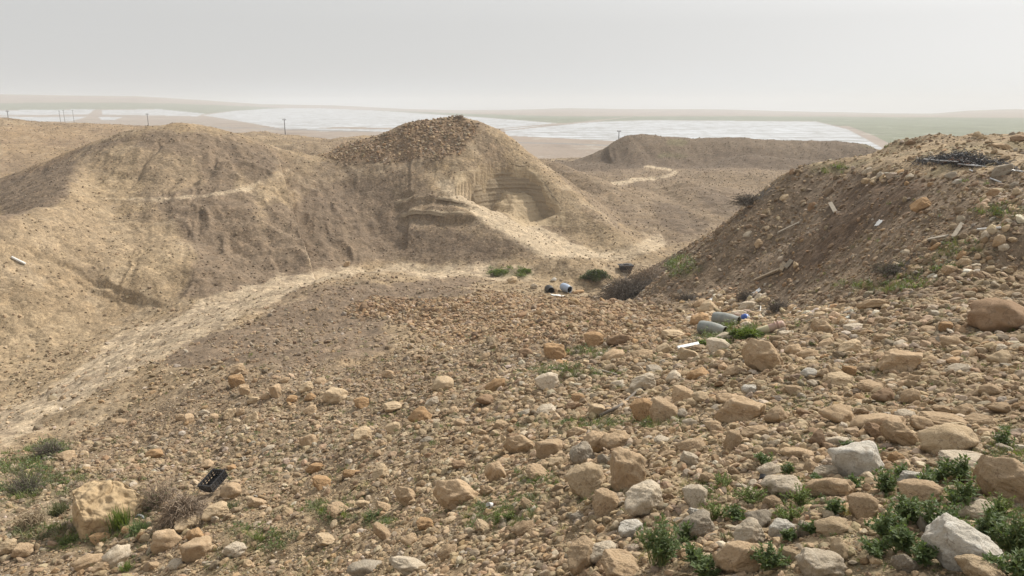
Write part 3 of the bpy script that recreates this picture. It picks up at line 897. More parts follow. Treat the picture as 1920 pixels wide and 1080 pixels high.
def slope_rot(x, y, rx, ry, rz, e):
    """Euler angles of a piece turned by rx, ry, rz and then laid on the slope"""
    gx = (H(x + e, y) - H(x - e, y)) / (2 * e); gy = (H(x, y + e) - H(x, y - e)) / (2 * e)
    g = np.maximum(1, np.hypot(gx, gy) / 1.0); gx, gy = gx / g * .9, gy / g * .9
    nrm = np.stack([-gx, -gy, np.ones_like(gx)], -1); nrm /= np.linalg.norm(nrm, axis=1)[:, None]
    ax = np.stack([nrm[:, 2], np.zeros_like(gx), -nrm[:, 0]], -1); ax /= np.linalg.norm(ax, axis=1)[:, None]
    T = np.stack([ax, np.cross(nrm, ax), nrm], -1)
    cx, sx, cy, sy, cz, sz = np.cos(rx), np.sin(rx), np.cos(ry), np.sin(ry), np.cos(rz), np.sin(rz)
    Rm = np.empty(T.shape)
    Rm[:, 0, 0] = cz * cy; Rm[:, 0, 1] = cz * sy * sx - sz * cx; Rm[:, 0, 2] = cz * sy * cx + sz * sx
    Rm[:, 1, 0] = sz * cy; Rm[:, 1, 1] = sz * sy * sx + cz * cx; Rm[:, 1, 2] = sz * sy * cx - cz * sx
    Rm[:, 2, 0] = -sy; Rm[:, 2, 1] = cy * sx; Rm[:, 2, 2] = cy * cx
    M = T @ Rm
    return np.stack([np.arctan2(M[:, 2, 1], M[:, 2, 2]), np.arcsin(np.clip(-M[:, 2, 0], -1, 1)), np.arctan2(M[:, 1, 0], M[:, 0, 0])], -1)

def finish(x, y, s, sink=.25, flat=.8, k=.45):
    n = len(x)
    z = H(x, y) + s * .5 * (flat * .7) * (1 - 2 * (sink + .08 * (s > .06)))
    rot = slope_rot(x, y, rng.normal(0, .35, n), rng.normal(0, .35, n), rng.uniform(0, 2 * math.pi, n), np.maximum(s, .15))
    scl = s[:, None] * .5 * np.stack([np.ones(n), rng.uniform(.8, 1.15, n), rng.uniform(.7, 1.15, n)], -1)
    return np.stack([x, y, z], -1), rot, scl, rng.integers(0, len(SMALL), n), colours(n, gcol(x, y), k + .4 * sstep(40, 60, np.hypot(x, y)) * (1 - sample(M_gtop, x, y)))

# ------------------------------------------------------------------ things: helpers
def link(o, parent=None):
    COL.objects.link(o)
    if parent is not None: o.parent = parent
    return o
def tag(o, label, cat, group=None):
    o['label'] = label; o['category'] = cat
    if group: o['group'] = group
    return o
def empty(name, loc, rz=0, label=None, cat=None, group=None, rot=None):
    o = bpy.data.objects.new(name, None); o.empty_display_size = .2
    o.location = loc; o.rotation_euler = rot if rot is not None else (0, 0, rz)
    COL.objects.link(o)
    if label: tag(o, label, cat, group)
    return o
def simple(name, col, rough=.8, spec=.3, metal=0., vary=.25, scale=6., dirt=None, bump=.0):
    s = N(name)
    co = s.n('TexCoord').outputs['Object']
    n = s.noise(co, scale, 5, .65)
    c = s.mix(s.ramp(n, .35, .7), tuple(v * (1 - vary) for v in col), tuple(min(1, v * (1 + vary)) for v in col))
    if dirt:
        c = s.mix(s.ramp(s.noise(co, scale * .4, 6, .7), .45, .7, 0, .8), c, dirt)
    nb = s.bump(n, .4, bump) if bump else None
    return s.fin(c, rough, nb, spec, metal)
DUST = (.40, .32, .22)
MAT = {
    'drum': simple('weathered_grey_plastic', (.21, .225, .21), .55, .4, vary=.2, dirt=(.30, .27, .21)),
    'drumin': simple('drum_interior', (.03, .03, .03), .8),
    'black': simple('black_plastic', (.022, .022, .024), .5, .4, dirt=(.08, .07, .06)),
    'blue': simple('blue_plastic', (.03, .085, .33), .4, .5, vary=.15),
    'paleblue': simple('faded_blue_plastic', (.34, .40, .50), .5, .4, vary=.12),
    'white': simple('white_plastic', (.72, .72, .70), .5, .4, vary=.08, dirt=(.5, .46, .38)),
    'pink': simple('faded_pink_plastic', (.45, .29, .24), .6, .3, vary=.15, dirt=DUST),
    'cream': simple('cream_plastic', (.52, .47, .30), .6, .3, vary=.15, dirt=DUST),
    'wood': simple('weathered_wood', (.27, .215, .15), .9, vary=.3, scale=14, bump=.01),
    'palewood': simple('bleached_wood', (.30, .26, .205), .9, vary=.2, scale=14, bump=.01),
    'pole': simple('utility_pole_wood', (.085, .075, .068), .9),
    'metal': simple('galvanised_pipe', (.50, .50, .50), .35, .5, .6, vary=.1),
    'wire': simple('dark_wire', (.055, .055, .06), .6, .4, .4),
    'rustcloth': simple('rusty_sheet', (.13, .065, .035), .85, vary=.4),
    'twig': simple('dry_twigs', (.30, .235, .175), .9, vary=.25),
    'twiggrey': simple('grey_dead_twigs', (.17, .145, .12), .9, vary=.3),
    'straw': simple('straw_twigs', (.36, .285, .19), .9, vary=.25),
    'stem': simple('plant_stem', (.16, .19, .07), .8),
    'farred': simple('red_painted_metal', (.30, .07, .06), .6),
    'fardark': simple('dark_painted_metal', (.07, .07, .07), .6),
    'scrap': simple('white_plastic_film', (.74, .74, .72), .4, .5, vary=.06),
}
def leaf_mat(name, a, b, trans=.35):
    s = N(name)
    at = s.n('NewGeometry').outputs['Random Per Island']
    c = s.mix(at, a, b)
    s.fin(c, .6, None, .3)
    tr = s.n('BsdfTranslucent'); s.l(s.mix(1., c, (1.3, 1.4, .6), 'MULTIPLY'), tr.inputs[0])
    ms = s.n('MixShader'); ms.inputs[0].default_value = trans
    s.l(s.b.outputs[0], ms.inputs[1]); s.l(tr.outputs[0], ms.inputs[2]); s.l(ms.outputs[0], s.out.inputs[0])
    return s.m
LEAF = leaf_mat('weed_leaves', (.075, .115, .045), (.14, .18, .07))
GRASS = leaf_mat('grass_blades', (.10, .15, .035), (.17, .20, .06))
DGRASS = leaf_mat('dull_weeds', (.085, .10, .045), (.18, .175, .09), .2)
BUSH = leaf_mat('bush_leaves', (.06, .085, .03), (.11, .13, .05), .2)

class MB:
    """collects simple shapes into one mesh"""
    def __init__(s): s.v = []; s.f = []; s.n = 0
    def add(s, V, F):
        s.v.append(np.asarray(V, float)); s.f += [tuple(int(i) + s.n for i in f) for f in F]; s.n += len(V)
    def box(s, c, d, M=None):
        V = np.array([(x, y, z) for x in (-.5, .5) for y in (-.5, .5) for z in (-.5, .5)]) * np.array(d)
        if M is not None: V = V @ np.array(M.to_3x3()).T
        s.add(V + np.array(c), [(0,1,3,2),(4,6,7,5),(0,4,5,1),(2,3,7,6),(0,2,6,4),(1,5,7,3)])
    def tube(s, pts, rad, k=6, cap=True):
        pts = np.asarray(pts, float); n = len(pts)
        rad = np.broadcast_to(np.asarray(rad, float), (n,))
        T = np.gradient(pts, axis=0); T /= np.linalg.norm(T, axis=1)[:, None] + 1e-9
        ref = np.array([0, 0, 1.]) if abs(T[0, 2]) < .9 else np.array([1., 0, 0])
        A = np.cross(T, ref); A /= np.linalg.norm(A, axis=1)[:, None] + 1e-9
        B = np.cross(T, A)
        th = np.linspace(0, 2 * math.pi, k, endpoint=False)
        V = (pts[:, None] + rad[:, None, None] * (np.cos(th)[None, :, None] * A[:, None] + np.sin(th)[None, :, None] * B[:, None])).reshape(-1, 3)
        F = [(i*k+j, i*k+(j+1)%k, (i+1)*k+(j+1)%k, (i+1)*k+j) for i in range(n-1) for j in range(k)]
        if cap: F += [tuple(range(k))[::-1], tuple(range((n-1)*k, n*k))]
        s.add(V, F)
    def lathe(s, prof, k=28, axis='x'):
        th = np.linspace(0, 2 * math.pi, k, endpoint=False)
        V = np.array([(a, r * math.cos(t), r * math.sin(t)) for a, r in prof for t in th])
        if axis == 'z': V = V[:, [1, 2, 0]]
        n = len(prof)
        s.add(V, [(i*k+j, i*k+(j+1)%k, (i+1)*k+(j+1)%k, (i+1)*k+j) for i in range(n-1) for j in range(k)])
    def build(s, name, mat, parent=None, smooth=False, loc=None):
        me = bpy.data.meshes.new(name)
        V = np.concatenate(s.v)
        me.from_pydata(V.tolist(), [], s.f)
        me.polygons.foreach_set('use_smooth', np.full(len(me.polygons), smooth))
        me.materials.append(mat)
        o = bpy.data.objects.new(name, me)
        if loc is not None: o.location = loc
        return link(o, parent)

def mpp(Y, px=960, py=540):            # metres per pixel at a distance
    a, y, z = ray(px, py)
    return (Y / y) / F_PX

# ------------------------------------------------------------------ rocks set by hand
RC = {'tan': (.42,.305,.192), 'pale': (.50,.42,.315), 'white': (.54,.495,.42), 'grey': (.33,.28,.215), 'rust': (.38,.245,.132), 'brown': (.265,.178,.11), 'sand': (.46,.35,.225)}
KW = {'a': 'angular', 'b': 'block', 'r': 'round', 's': 'slab'}
# px, py (middle), width, height, shape, colour, roll in degrees, own label, how neighbours refer to it
HR = [
 (1390,775,82,52,'b','tan',-4,'large blocky tan rock with a dark groove down its face, on the right slope','the grooved blocky rock'),
 (1457,783,45,32,'a','tan',8), (1405,733,30,19,'r','white',0,'small white rounded rock behind the grooved blocky rock'), (1365,749,42,18,'s','tan',0),
 (1575,783,70,34,'r','tan',-12), (1648,798,97,36,'s','tan',12,'long flat tan slab tilted towards its smaller leaning neighbour','the long tilted slab'),
 (1655,816,52,30,'s','brown',-30,'thin dark brown slab leaning in front of the long tilted slab'), (1692,820,74,42,'r','tan',-20),
 (1783,833,98,52,'r','sand',8,'large smooth rounded sandy boulder above the green weeds at right','the smooth rounded boulder'),
 (1608,868,84,64,'b','white',22,'angular boulder with bright white edges leaning to the right over green weeds','the white edged boulder'),
 (1535,827,32,31,'r','brown',0,'brown rounded upright stone left of a pale arched slab'), (1570,831,54,25,'s','pale',15), (1497,852,66,18,'s','tan',0), (1443,887,42,32,'a','pale',0),
 (1550,889,42,22,'r','pale',0), (1520,880,30,25,'r','tan',30), (1470,917,78,36,'r','pale',8), (1555,917,90,42,'s','tan',18), (1707,900,42,28,'b','white',0),
 (1820,872,98,24,'s','pale',6), (1902,913,124,92,'a','tan',-10,'very large tan boulder cut by the right edge of the photo above the weeds','the big boulder at the right edge'),
 (1727,933,78,44,'a','tan',10), (1840,962,80,32,'s','pale',0), (1618,957,54,48,'a','tan',0), (1563,993,62,27,'r','sand',4), (1425,980,54,38,'r','grey',-30),
 (1450,948,38,26,'r','tan',0), (1508,993,25,38,'b','pale',0), (1467,998,50,34,'r','white',20), (1405,1010,58,44,'r','pale',20), (1390,1050,96,66,'a','tan',25,'rough pitted tan rock between two leafy weeds at the bottom','the rough pitted rock'),
 (1307,997,68,46,'a','grey',22), (1310,967,42,20,'r','white',-20), (1303,937,46,42,'a','pale',0), (1542,1065,80,52,'b','pale',5,'pale blocky limestone rock cut by the bottom edge right of the pitted rock','the pale block at the bottom edge'),
 (1575,1038,44,42,'a','sand',20), (1812,1038,136,88,'b','white',-8,'biggest bright white limestone boulder near the bottom right corner','the biggest white boulder'),
 (1845,1075,95,40,'r','sand',0), (1698,1060,44,38,'r','grey',0), (1745,987,42,32,'b','grey',0), (1660,747,44,28,'a','brown',0), (1708,748,37,29,'r','tan',30),
 (1636,728,52,20,'s','tan',-8), (1510,777,38,24,'s','brown',-25), (1488,735,32,18,'r','tan',0), (1810,775,42,26,'r','tan',0), (1773,792,84,18,'s','tan',6), (1837,795,58,24,'s','tan',12),
 (1297,840,54,28,'s','tan',12), (1293,863,34,26,'b','pale',0), (1373,830,31,38,'a','tan',-30), (1417,815,48,22,'a','tan',0), (1337,802,30,20,'r','tan',0),
 (1735,797,50,22,'s','tan',-10), (1890,845,40,22,'s','grey',-15), (1765,770,34,16,'r','tan',0), (1700,780,38,16,'s','pale',0), (1880,768,44,20,'a','tan',0), (1860,735,40,22,'r','tan',0),
 (1040,664,43,36,'b','rust',4,'lone squarish rust coloured boulder standing in the grassy hollow','the lone squarish boulder'),
 (1433,675,80,62,'a','tan',-28,'big wedge shaped tan rock leaning left on the right slope','the big wedge rock'), (1490,662,34,29,'r','tan',0),
 (1358,634,36,17,'a','pale',0,'pale angular rock at the mouth of the nearer grey drum','the pale rock by the drum'), (1313,604,38,27,'r','rust',10,'rusty boulder wedged behind the two grey drums','the rusty boulder behind the drums'),
 (1327,581,38,27,'a','sand',0), (1402,577,34,24,'a','pale',10), (1386,591,32,16,'r','pale',0), (1309,572,20,16,'r','tan',0), (1350,571,14,12,'b','sand',0), (1354,563,15,10,'r','sand',0), (1350,557,11,12,'b','pale',0),
 (1367,592,26,12,'s','sand',10), (1400,610,22,12,'r','pale',0), (1340,593,16,12,'a','tan',0), (1374,566,16,12,'a','pale',0), (1430,556,20,7,'s','pale',0), (1380,575,14,10,'r','tan',0),
 (1518,702,30,18,'r','white',0), (1545,702,22,18,'a','tan',0), (1575,715,58,25,'s','sand',0), (1593,696,26,18,'b','rust',0), (1690,681,74,40,'b','tan',0,'wide blocky tan boulder high on the right slope','the wide blocky boulder'),
 (1278,749,47,36,'a','tan',-20), (1205,777,42,46,'a','rust',10), (1243,781,60,44,'a','tan',-30), (1313,748,31,22,'r','sand',-20), (1119,771,34,22,'b','sand',-15), (1293,795,28,18,'r','pale',0), (1278,778,28,18,'r','grey',0),
 (1073,762,27,17,'s','brown',15), (1083,749,27,15,'r','rust',0), (928,726,44,24,'a','rust',0,'pointed rusty rock poking out of the rubble left of the lone squarish boulder','the pointed rusty rock'),
 (858,934,92,64,'a','tan',-16,'largest cracked tan boulder on the middle foreground slope','the largest cracked boulder'), (929,888,37,50,'r','tan',0,'upright rounded tan stone standing like a tooth','the upright tooth shaped stone'),
 (915,923,33,22,'a','tan',-15), (975,838,60,42,'a','tan',-15), (963,825,26,22,'b','brown',0), (1030,846,54,37,'b','tan',0), (1090,858,44,48,'r','grey',20,'smooth grey boulder with a dark crack between tan boulders','the smooth grey boulder'),
 (1117,836,48,50,'r','tan',-20), (1155,833,58,34,'r','tan',0), (1177,888,70,82,'b','tan',0,'tall tan boulder with soft edges at the heart of the boulder cluster','the tall tan boulder'),
 (1100,912,74,62,'a','sand',15), (1132,951,50,50,'a','tan',-20), (1207,945,72,58,'r','pale',0), (1083,815,42,26,'r','tan',0), (1133,865,27,24,'r','grey',0), (1043,870,30,17,'r','sand',0), (1008,890,48,24,'s','tan',-25),
 (860,875,28,19,'b','brown',0), (763,934,50,38,'a','tan',-25), (717,998,46,52,'s','tan',-48,'thin tan slab tilted steeply on the open slope','the steeply tilted slab'), (610,1015,38,26,'s','sand',-20), (633,960,42,24,'s','tan',-20),
 (797,986,32,26,'b','rust',10), (768,1066,80,30,'a','pale',-10), (682,1068,66,24,'s','grey',0), (1090,1053,58,62,'a','tan',0), (1130,1043,54,36,'r','pale',0), (1167,1068,80,36,'s','tan',-15),
 (1182,998,48,34,'r','white',-15,'bright white rounded rock beside a leafy weed at the bottom','the bright white rounded rock'), (1083,975,33,18,'r','grey',0), (990,947,32,24,'s','tan',-30), (800,828,27,12,'r','grey',0), (863,797,26,18,'b','tan',0), (850,773,24,17,'a','tan',0), (707,852,18,14,'r','tan',0),
 (720,952,30,20,'s','tan',-30),(680,945,30,16,'s','sand',-20),(905,990,34,20,'s','sand',-35),(870,1010,30,12,'s','tan',0),(940,800,30,16,'r','tan',0),(900,812,26,14,'r','tan',0),(805,1020,30,18,'a','tan',-20),
 (431,925,38,31,'r','tan',0,'rounded tan boulder right beside the black plastic crate','the boulder beside the crate'), (403,964,46,25,'a','sand',0), (401,973,17,14,'r','pale',0),
 (308,1018,52,46,'a','tan',-30), (350,985,52,22,'a','sand',-10), (365,1006,30,24,'r','rust',0), (367,1034,57,38,'b','tan',0,'squared tan block in the pile of rocks at bottom left','the squared block at bottom left'),
 (218,1046,48,38,'r','pale',0,'pale cream boulder among grass below the giant split boulder','the pale cream boulder'), (160,1058,54,26,'a','tan',0), (190,1066,32,20,'r','tan',0), (13,1030,32,24,'r','sand',0), (41,1036,38,24,'r','tan',0), (185,1014,38,18,'r','rust',0),
 (238,996,22,17,'r','rust',0), (263,1007,18,15,'b','rust',0), (330,1060,30,16,'s','pale',0), (207,898,17,15,'a','brown',0), (287,854,32,18,'r','rust',0), (432,879,22,12,'r','rust',0), (388,873,26,16,'a','tan',-10),
 (445,695,27,17,'a','tan',5), (443,717,28,27,'b','rust',0,'tallest rust block on the small rock heap beside the grey mound','the tallest block on the rock heap'), (458,733,20,22,'b','tan',0), (517,735,20,26,'b','tan',0), (573,729,28,18,'r','sand',0),
 (475,752,24,16,'a','sand',0), (430,778,24,20,'b','sand',-20), (353,787,18,18,'b','tan',-20), (383,776,21,14,'r','pale',0), (338,784,18,14,'a','tan',-25), (533,714,20,11,'r','tan',0), (580,747,22,14,'a','rust',0), (400,784,18,14,'r','tan',0), (450,775,18,16,'r','tan',0), (498,745,18,14,'a','tan',0), (547,750,22,13,'r','rust',0),(600,716,24,13,'s','tan',0),
 (1727,388,36,26,'r','rust',-25,'large rusty orange rock on the dug brown earth of the embankment','the rusty orange rock on the embankment'), (1880,321,38,21,'b','grey',4,'grey block lying by the wire mesh on top of the embankment','the grey block by the wire mesh'), (1913,261,30,13,'r','brown',0), (1879,276,30,13,'r','tan',-15), (1708,268,19,10,'a','brown',0,'small pointed brown rock on the skyline of the embankment','the skyline rock'),
 (1627,324,21,14,'r','pale',0), (1625,340,18,14,'a','sand',0), (1652,330,20,13,'r','grey',0), (1636,343,10,10,'r','sand',0), (1705,333,18,11,'r','pale',0), (1796,341,18,10,'a','white',0), (1784,331,22,14,'r','grey',-20), (1907,362,18,16,'r','sand',0), (1902,348,17,12,'r','grey',0), (1700,345,9,9,'a','rust',0),
 (1808,494,26,18,'r','sand',0), (1783,508,30,22,'r','tan',0), (1805,481,22,14,'r','rust',0), (1873,455,24,24,'r','tan',0), (1883,466,18,12,'r','pale',0), (1900,450,16,12,'r','sand',0), (1834,483,16,12,'r','tan',0), (1830,498,18,12,'s','pale',0), (1493,498,12,13,'r','sand',0), (1472,371,19,10,'s','sand',-15), (1423,459,16,14,'a','tan',0), (1403,440,20,6,'s','pale',0), (1848,443,14,14,'a','pale',0), (1755,463,20,9,'s','rust',0), (1640,573,60,20,'r','tan',0), (1525,583,26,14,'r','tan',0),(1545,586,20,12,'r','tan',0),(1508,590,20,12,'r','sand',0),(1537,592,22,12,'r','sand',0),
 (1882,601,106,62,'r','brown',-12,'huge dark brown boulder half buried at the right edge','the huge dark boulder at the right edge'), (1515,668,40,24,'r','tan',0),
 (960,526,20,14,'r','sand',0,'pale rounded stone on the sandy valley floor below the green patch','the pale valley stone'), (1001,538,14,11,'r','pale',0), (1039,525,13,6,'a','white',0), (650,496,12,11,'b','tan',0,'single brown block at the foot of the far hill','the block at the hill foot'), (1041,545,9,9,'r','tan',0), (1085,549,22,8,'r','rust',0),
]
ROCKS = []       # object, px, py, size px, own label, ref, descriptor
EXCL = []        # x, y, radius kept free of rubble

def place_rock(px, py, w, h, kind, col, roll, sub=None, xy=None, grey=1.0):
    if xy is None:
        x, y, z = hit(px, py + .28 * h)
    else:
        x, y = xy; z = float(H(x, y))
    m = mpp(y, px, py)
    ww, hh = w * m, h * m * 1.12
    me = random.choice(BIG['angular' if kind == 'r' and random.random() < .55 else KW[kind]])
    o = bpy.data.objects.new('rock', me)
    hz_ = me['hz']
    sx = ww / 2 * 1.03
    sz = min(hh / 2 / hz_, sx * (1.9 if kind != 's' else 1.3))
    sy = (sx * .55 + sz * .45) * random.uniform(.85, 1.05)
    o.scale = (sx, sy, sz)
    o.location = (x, y + ww * .12, z + hh * .5 - .23 * hh)
    e_ = slope_rot(np.array([x]), np.array([y]), np.array([random.uniform(-.2, .15)]), np.array([R(-roll) * .5]), np.array([-math.atan2(x, y) * .8 + random.uniform(-.4, .4)]), np.array([max(.2, ww)]))[0]
    o.rotation_euler = [float(v) for v in e_] if y > 14 else (random.uniform(-.15, .15), R(-roll), -math.atan2(x, y) * .8 + random.uniform(-.35, .35))
    c = np.array(RC[col]) * random.uniform(.9, 1.1)
    o['col'] = [float(v) for v in c]
    link(o)
    EXCL.append((x, y + ww * .12, ww * .5))
    return o, (x, y)

SHAPE = {'a': 'angular', 'b': 'blocky', 'r': 'rounded', 's': 'flat'}
COLN = {'tan': 'tan', 'pale': 'pale', 'white': 'white', 'grey': 'grey', 'rust': 'rusty', 'brown': 'dark brown', 'sand': 'sandy'}
for q in HR:
    px, py, w, h, kd, co_, ro = q[:7]
    o, xy = place_rock(px, py, w, h, kd, co_, ro)
    ROCKS.append([o, px, py, w, q[7] if len(q) > 7 else None, q[8] if len(q) > 8 else None, (SHAPE[kd], COLN[co_])])

# the giant split boulder at bottom left: a wedge with a steep near face, pitted on top
def split_boulder():
    x, y, z = hit(176, 1006)
    m = mpp(y)
    pts = [(-.78,-.05,-.25),(-.05,-.60,-.25),(.78,-.15,-.25),(.75,.6,-.25),(-.6,.6,-.25),
           (-.68,.02,.74),(-.30,-.28,.70),(-.04,-.44,.50),(.30,-.30,.42),(.70,-.02,.28),(.72,.55,.50),(.15,.60,.84),(-.10,.30,.86),(-.55,.45,.80)]
    bm = bmesh.new()
    for p in pts: bm.verts.new(p)
    r_ = bmesh.ops.convex_hull(bm, input=bm.verts)
    for k in range(5):
        bmesh.ops.subdivide_edges(bm, edges=bm.edges[:], cuts=1, use_grid_fill=True)
        if k in (1, 2): bmesh.ops.smooth_vert(bm, verts=bm.verts, factor=.28, use_axis_x=True, use_axis_y=True, use_axis_z=True)
    bmesh.ops.triangulate(bm, faces=bm.faces)
    bm.normal_update()
    V = np.array([v.co[:] for v in bm.verts]); Nv = np.array([v.normal[:] for v in bm.verts])
    def n3(f, sd): return (noise2(V[:, 0] * f, V[:, 1] * f, sd) + noise2(V[:, 1] * f + 5, V[:, 2] * f, sd + 1) + noise2(V[:, 2] * f + 9, V[:, 0] * f, sd + 2)) * .5
    topk = np.clip(Nv[:, 2], 0, 1)
    crk = -np.exp(-(n3(1.6, 81) / .035) ** 2)                    # long cracks
    V = V + Nv * (.05 * n3(2.2, 71) + .035 * n3(5, 73) + .02 * n3(11, 75) + topk * (.07 * -np.abs(n3(4.2, 77)) + .05 * np.minimum(0, n3(8, 79))) + .035 * crk + .012 * n3(24, 83))[:, None]
    Fq = np.array([[v.index for v in f.verts] for f in bm.faces]); bm.free()
    me = make_mesh('boulder', V, Fq); me.materials.append(STONE)
    o = bpy.data.objects.new('boulder', me)
    w = 140 * m
    o.scale = (w * .72, w * .66, w * .72)
    o.location = (x - .02, y + .35, z + .0)
    o.rotation_euler = (R(3), 0, R(-14))
    o['col'] = [.42, .31, .185]
    link(o); tag(o, 'giant split sandstone boulder with a flat near face and pitted top, at bottom left', 'boulder')
    EXCL.append((x, y + .35, w * .55))
    return o
SB = split_boulder()
LANDX = [(190, 965, 'the giant split boulder'), (400, 912, 'the black crate'), (1345, 612, 'the grey drums'), (1800, 300, 'the wire mesh'), (1290, 656, 'the white board')]

# further large cobbles, each a thing of its own
def auto_rocks(n_want):
    xs, ys, ss = [], [], []
    n = 16000
    r = np.exp(rng.uniform(math.log(2.2), math.log(22), n)); a = rng.uniform(-R(37), R(37), n)
    x, y = r * np.sin(a), r * np.cos(a)
    z = H(x, y)
    px, py, d = project(x, y, z)
    w = (rng.pareto(2.6, n) + 1) * 13
    ok = (px > 15) & (px < 1905) & (py > 600) & (py < 1060) & (w < 48)
    # thicker on the right-hand slope and in the middle band, thin at the bottom centre
    dens = np.clip((px - 700) / 900, .10, 1) * np.clip(1.2 - np.abs(py - 800) / 420, .3, 1)
    ok &= rng.uniform(0, 1, n) < dens
    cand = [(px[i], py[i], w[i], x[i], y[i]) for i in np.where(ok)[0]]
    cand.sort(key=lambda c: -c[2])
    taken = [(q[1], q[2], q[3]) for q in ROCKS] + [(188, 960, 150), (400, 912, 50), (340, 955, 120), (1345, 612, 80)]
    out = []
    for c in cand:
        if len(out) >= n_want: break
        if any(abs(c[0] - t[0]) < (c[2] + t[2]) * .5 and abs(c[1] - t[1]) < (c[2] + t[2]) * .36 for t in taken): continue
        taken.append(c[:3]); out.append(c)
    return out
n_auto = 298 - len(ROCKS)
for c in auto_rocks(n_auto):
    kd = random.choice('aabrrrss'); co_ = random.choices(['tan', 'sand', 'pale', 'rust', 'brown', 'grey'], [6, 4, 3, 2, 1, 1])[0]
    h = c[2] * random.uniform(.5, .75) * (.7 if kd == 's' else 1)
    o, xy = place_rock(c[0], c[1], c[2], h, kd, co_, random.uniform(-25, 25), xy=(c[3], c[4]))
    ROCKS.append([o, c[0], c[1], c[2], None, None, (SHAPE[kd], COLN[co_])])

LAND = LANDX + [(q[1], q[2], q[5]) for q in ROCKS if q[5]]
def near_land(px, py):
    best = min(LAND, key=lambda l: (l[0] - px) ** 2 + ((l[1] - py) * 1.5) ** 2)
    dx, dy = px - best[0], (py - best[1]) * 1.3
    if abs(dx) > 2.2 * abs(dy): dr = 'right of' if dx > 0 else 'left of'
    elif abs(dy) > 2.2 * abs(dx): dr = 'in front of' if dy > 0 else 'behind'
    else: dr = ('front right of' if dx > 0 else 'front left of') if dy > 0 else ('back right of' if dx > 0 else 'back left of')
    return best[2], dr, math.hypot(dx, dy)
ORD = ['', 'second nearest ', 'third nearest ', 'fourth nearest ', 'fifth nearest ', 'sixth nearest ', 'seventh nearest ', 'eighth nearest ', 'ninth nearest ', 'tenth nearest ']
ORD += [w + ' nearest ' for w in 'eleventh twelfth thirteenth fourteenth fifteenth sixteenth seventeenth eighteenth nineteenth twentieth'.split()]
def auto_label(items, noun, cat, group):
    buckets = {}
    for it in items:
        if it[4]: continue
        ref, dr, d = near_land(it[1], it[2])
        size = 'large' if it[3] > 55 else 'medium' if it[3] > 28 else 'small'
        buckets.setdefault((ref, dr, size, it[6]), []).append((d, it))
    for (ref, dr, size, ds), L_ in buckets.items():
        L_.sort(key=lambda t: t[0])
        for k, (d, it) in enumerate(L_):
            it[4] = f"{ORD[min(k, len(ORD) - 1)]}{size} {ds[1]} {ds[0]} {noun} {dr} {ref}"
    for it in items:
        tag(it[0], it[4], cat, group)
auto_label(ROCKS, 'rock', 'rock', 'larger rocks lying on the slopes')

# ------------------------------------------------------------------ litter and other things
def ground_at(px, py): return hit(px, py)
def along(px0, py0, px1, py1):
    a, b = Vector(hit(px0, py0)), Vector(hit(px1, py1))
    return a, b
def excl(px, py, r):
    x, y, z = hit(px, py); EXCL.append((x, y, r))

def drum(px, py, wpx, hpx, rot, label, mat, group, dy=0):
    x, y, z = hit(px, py)
    m = mpp(y, px, py)
    Lh, rd = wpx * m, hpx * m / 2
    t = empty('drum', (x, y, z + rd * .92), label=label, cat='drum', group=group, rot=rot)
    b = MB()
    n = 15
    prof = [(-.5, 0), (-.5, .5), (-.49, .72)]
    for i in range(n):
        u = i / (n - 1)
        bul = .78 + .22 * math.sin(math.pi * min(1, u * 1.02 + .05)) ** .6
        prof.append((-.48 + .94 * u, bul + (.015 if i % 4 == 2 else 0)))
    prof += [(.5, .80), (.5, .70), (.46, .69)]
    inner = [(.46, .69), (.0, .86), (-.44, .76), (-.46, 0)]
    b.lathe([(a * Lh, r * rd) for a, r in prof]); b.build('shell', mat, t, True)
    c = MB(); c.lathe([(a * Lh, r * rd * .985) for a, r in inner]); c.build('inside', MAT['drumin'], t, True)
    c = MB(); c.lathe([(.485 * Lh, .83 * rd), (.51 * Lh, .84 * rd), (.515 * Lh, .72 * rd), (.49 * Lh, .70 * rd)]); c.build('rim', mat, t, True)
    EXCL.append((x, y, Lh * .6))
    return t
drum(1360, 611, 50, 26, (0, R(-2), R(-42)), 'farther of two open grey barrels, mouth facing right, above the pale rock', MAT['drum'], 'grey barrels in the gully')
drum(1334, 630, 52, 28, (0, R(0), R(-44)), 'nearer of two open grey barrels lying in green grass', MAT['drum'], 'grey barrels in the gully')
drum(1030, 550, 20, 16, (0, 0, R(-75)), 'dark barrel lying with its black mouth towards the viewer by the sandy hollow', MAT['black'], 'barrels by the sandy hollow')
drum(1061, 547, 22, 16, (0, R(5), R(-55)), 'pale blue barrel with a dark mouth next to the dark barrel', MAT['paleblue'], 'barrels by the sandy hollow')

def blue_jug():
    x, y, z = hit(1397, 601); m = mpp(y); r = 7.5 * m
    t = empty('jug', (x, y, z + r * .8), label='round bright blue plastic jug lying among the rocks above the drums', cat='jug', rot=(R(70), 0, R(20)))
    b = MB(); b.lathe([(-r, 0), (-r, .6*r), (-.8*r, .9*r), (0, r), (.6*r, .86*r), (.9*r, .5*r), (1.0*r, .3*r), (1.2*r, .3*r), (1.2*r, 0)], 24, 'z'); b.build('body', MAT['blue'], t, True)
    c = MB(); c.lathe([(1.15*r, .34*r), (1.45*r, .34*r), (1.45*r, 0)], 16, 'z'); c.build('cap', MAT['white'], t, True)
blue_jug()

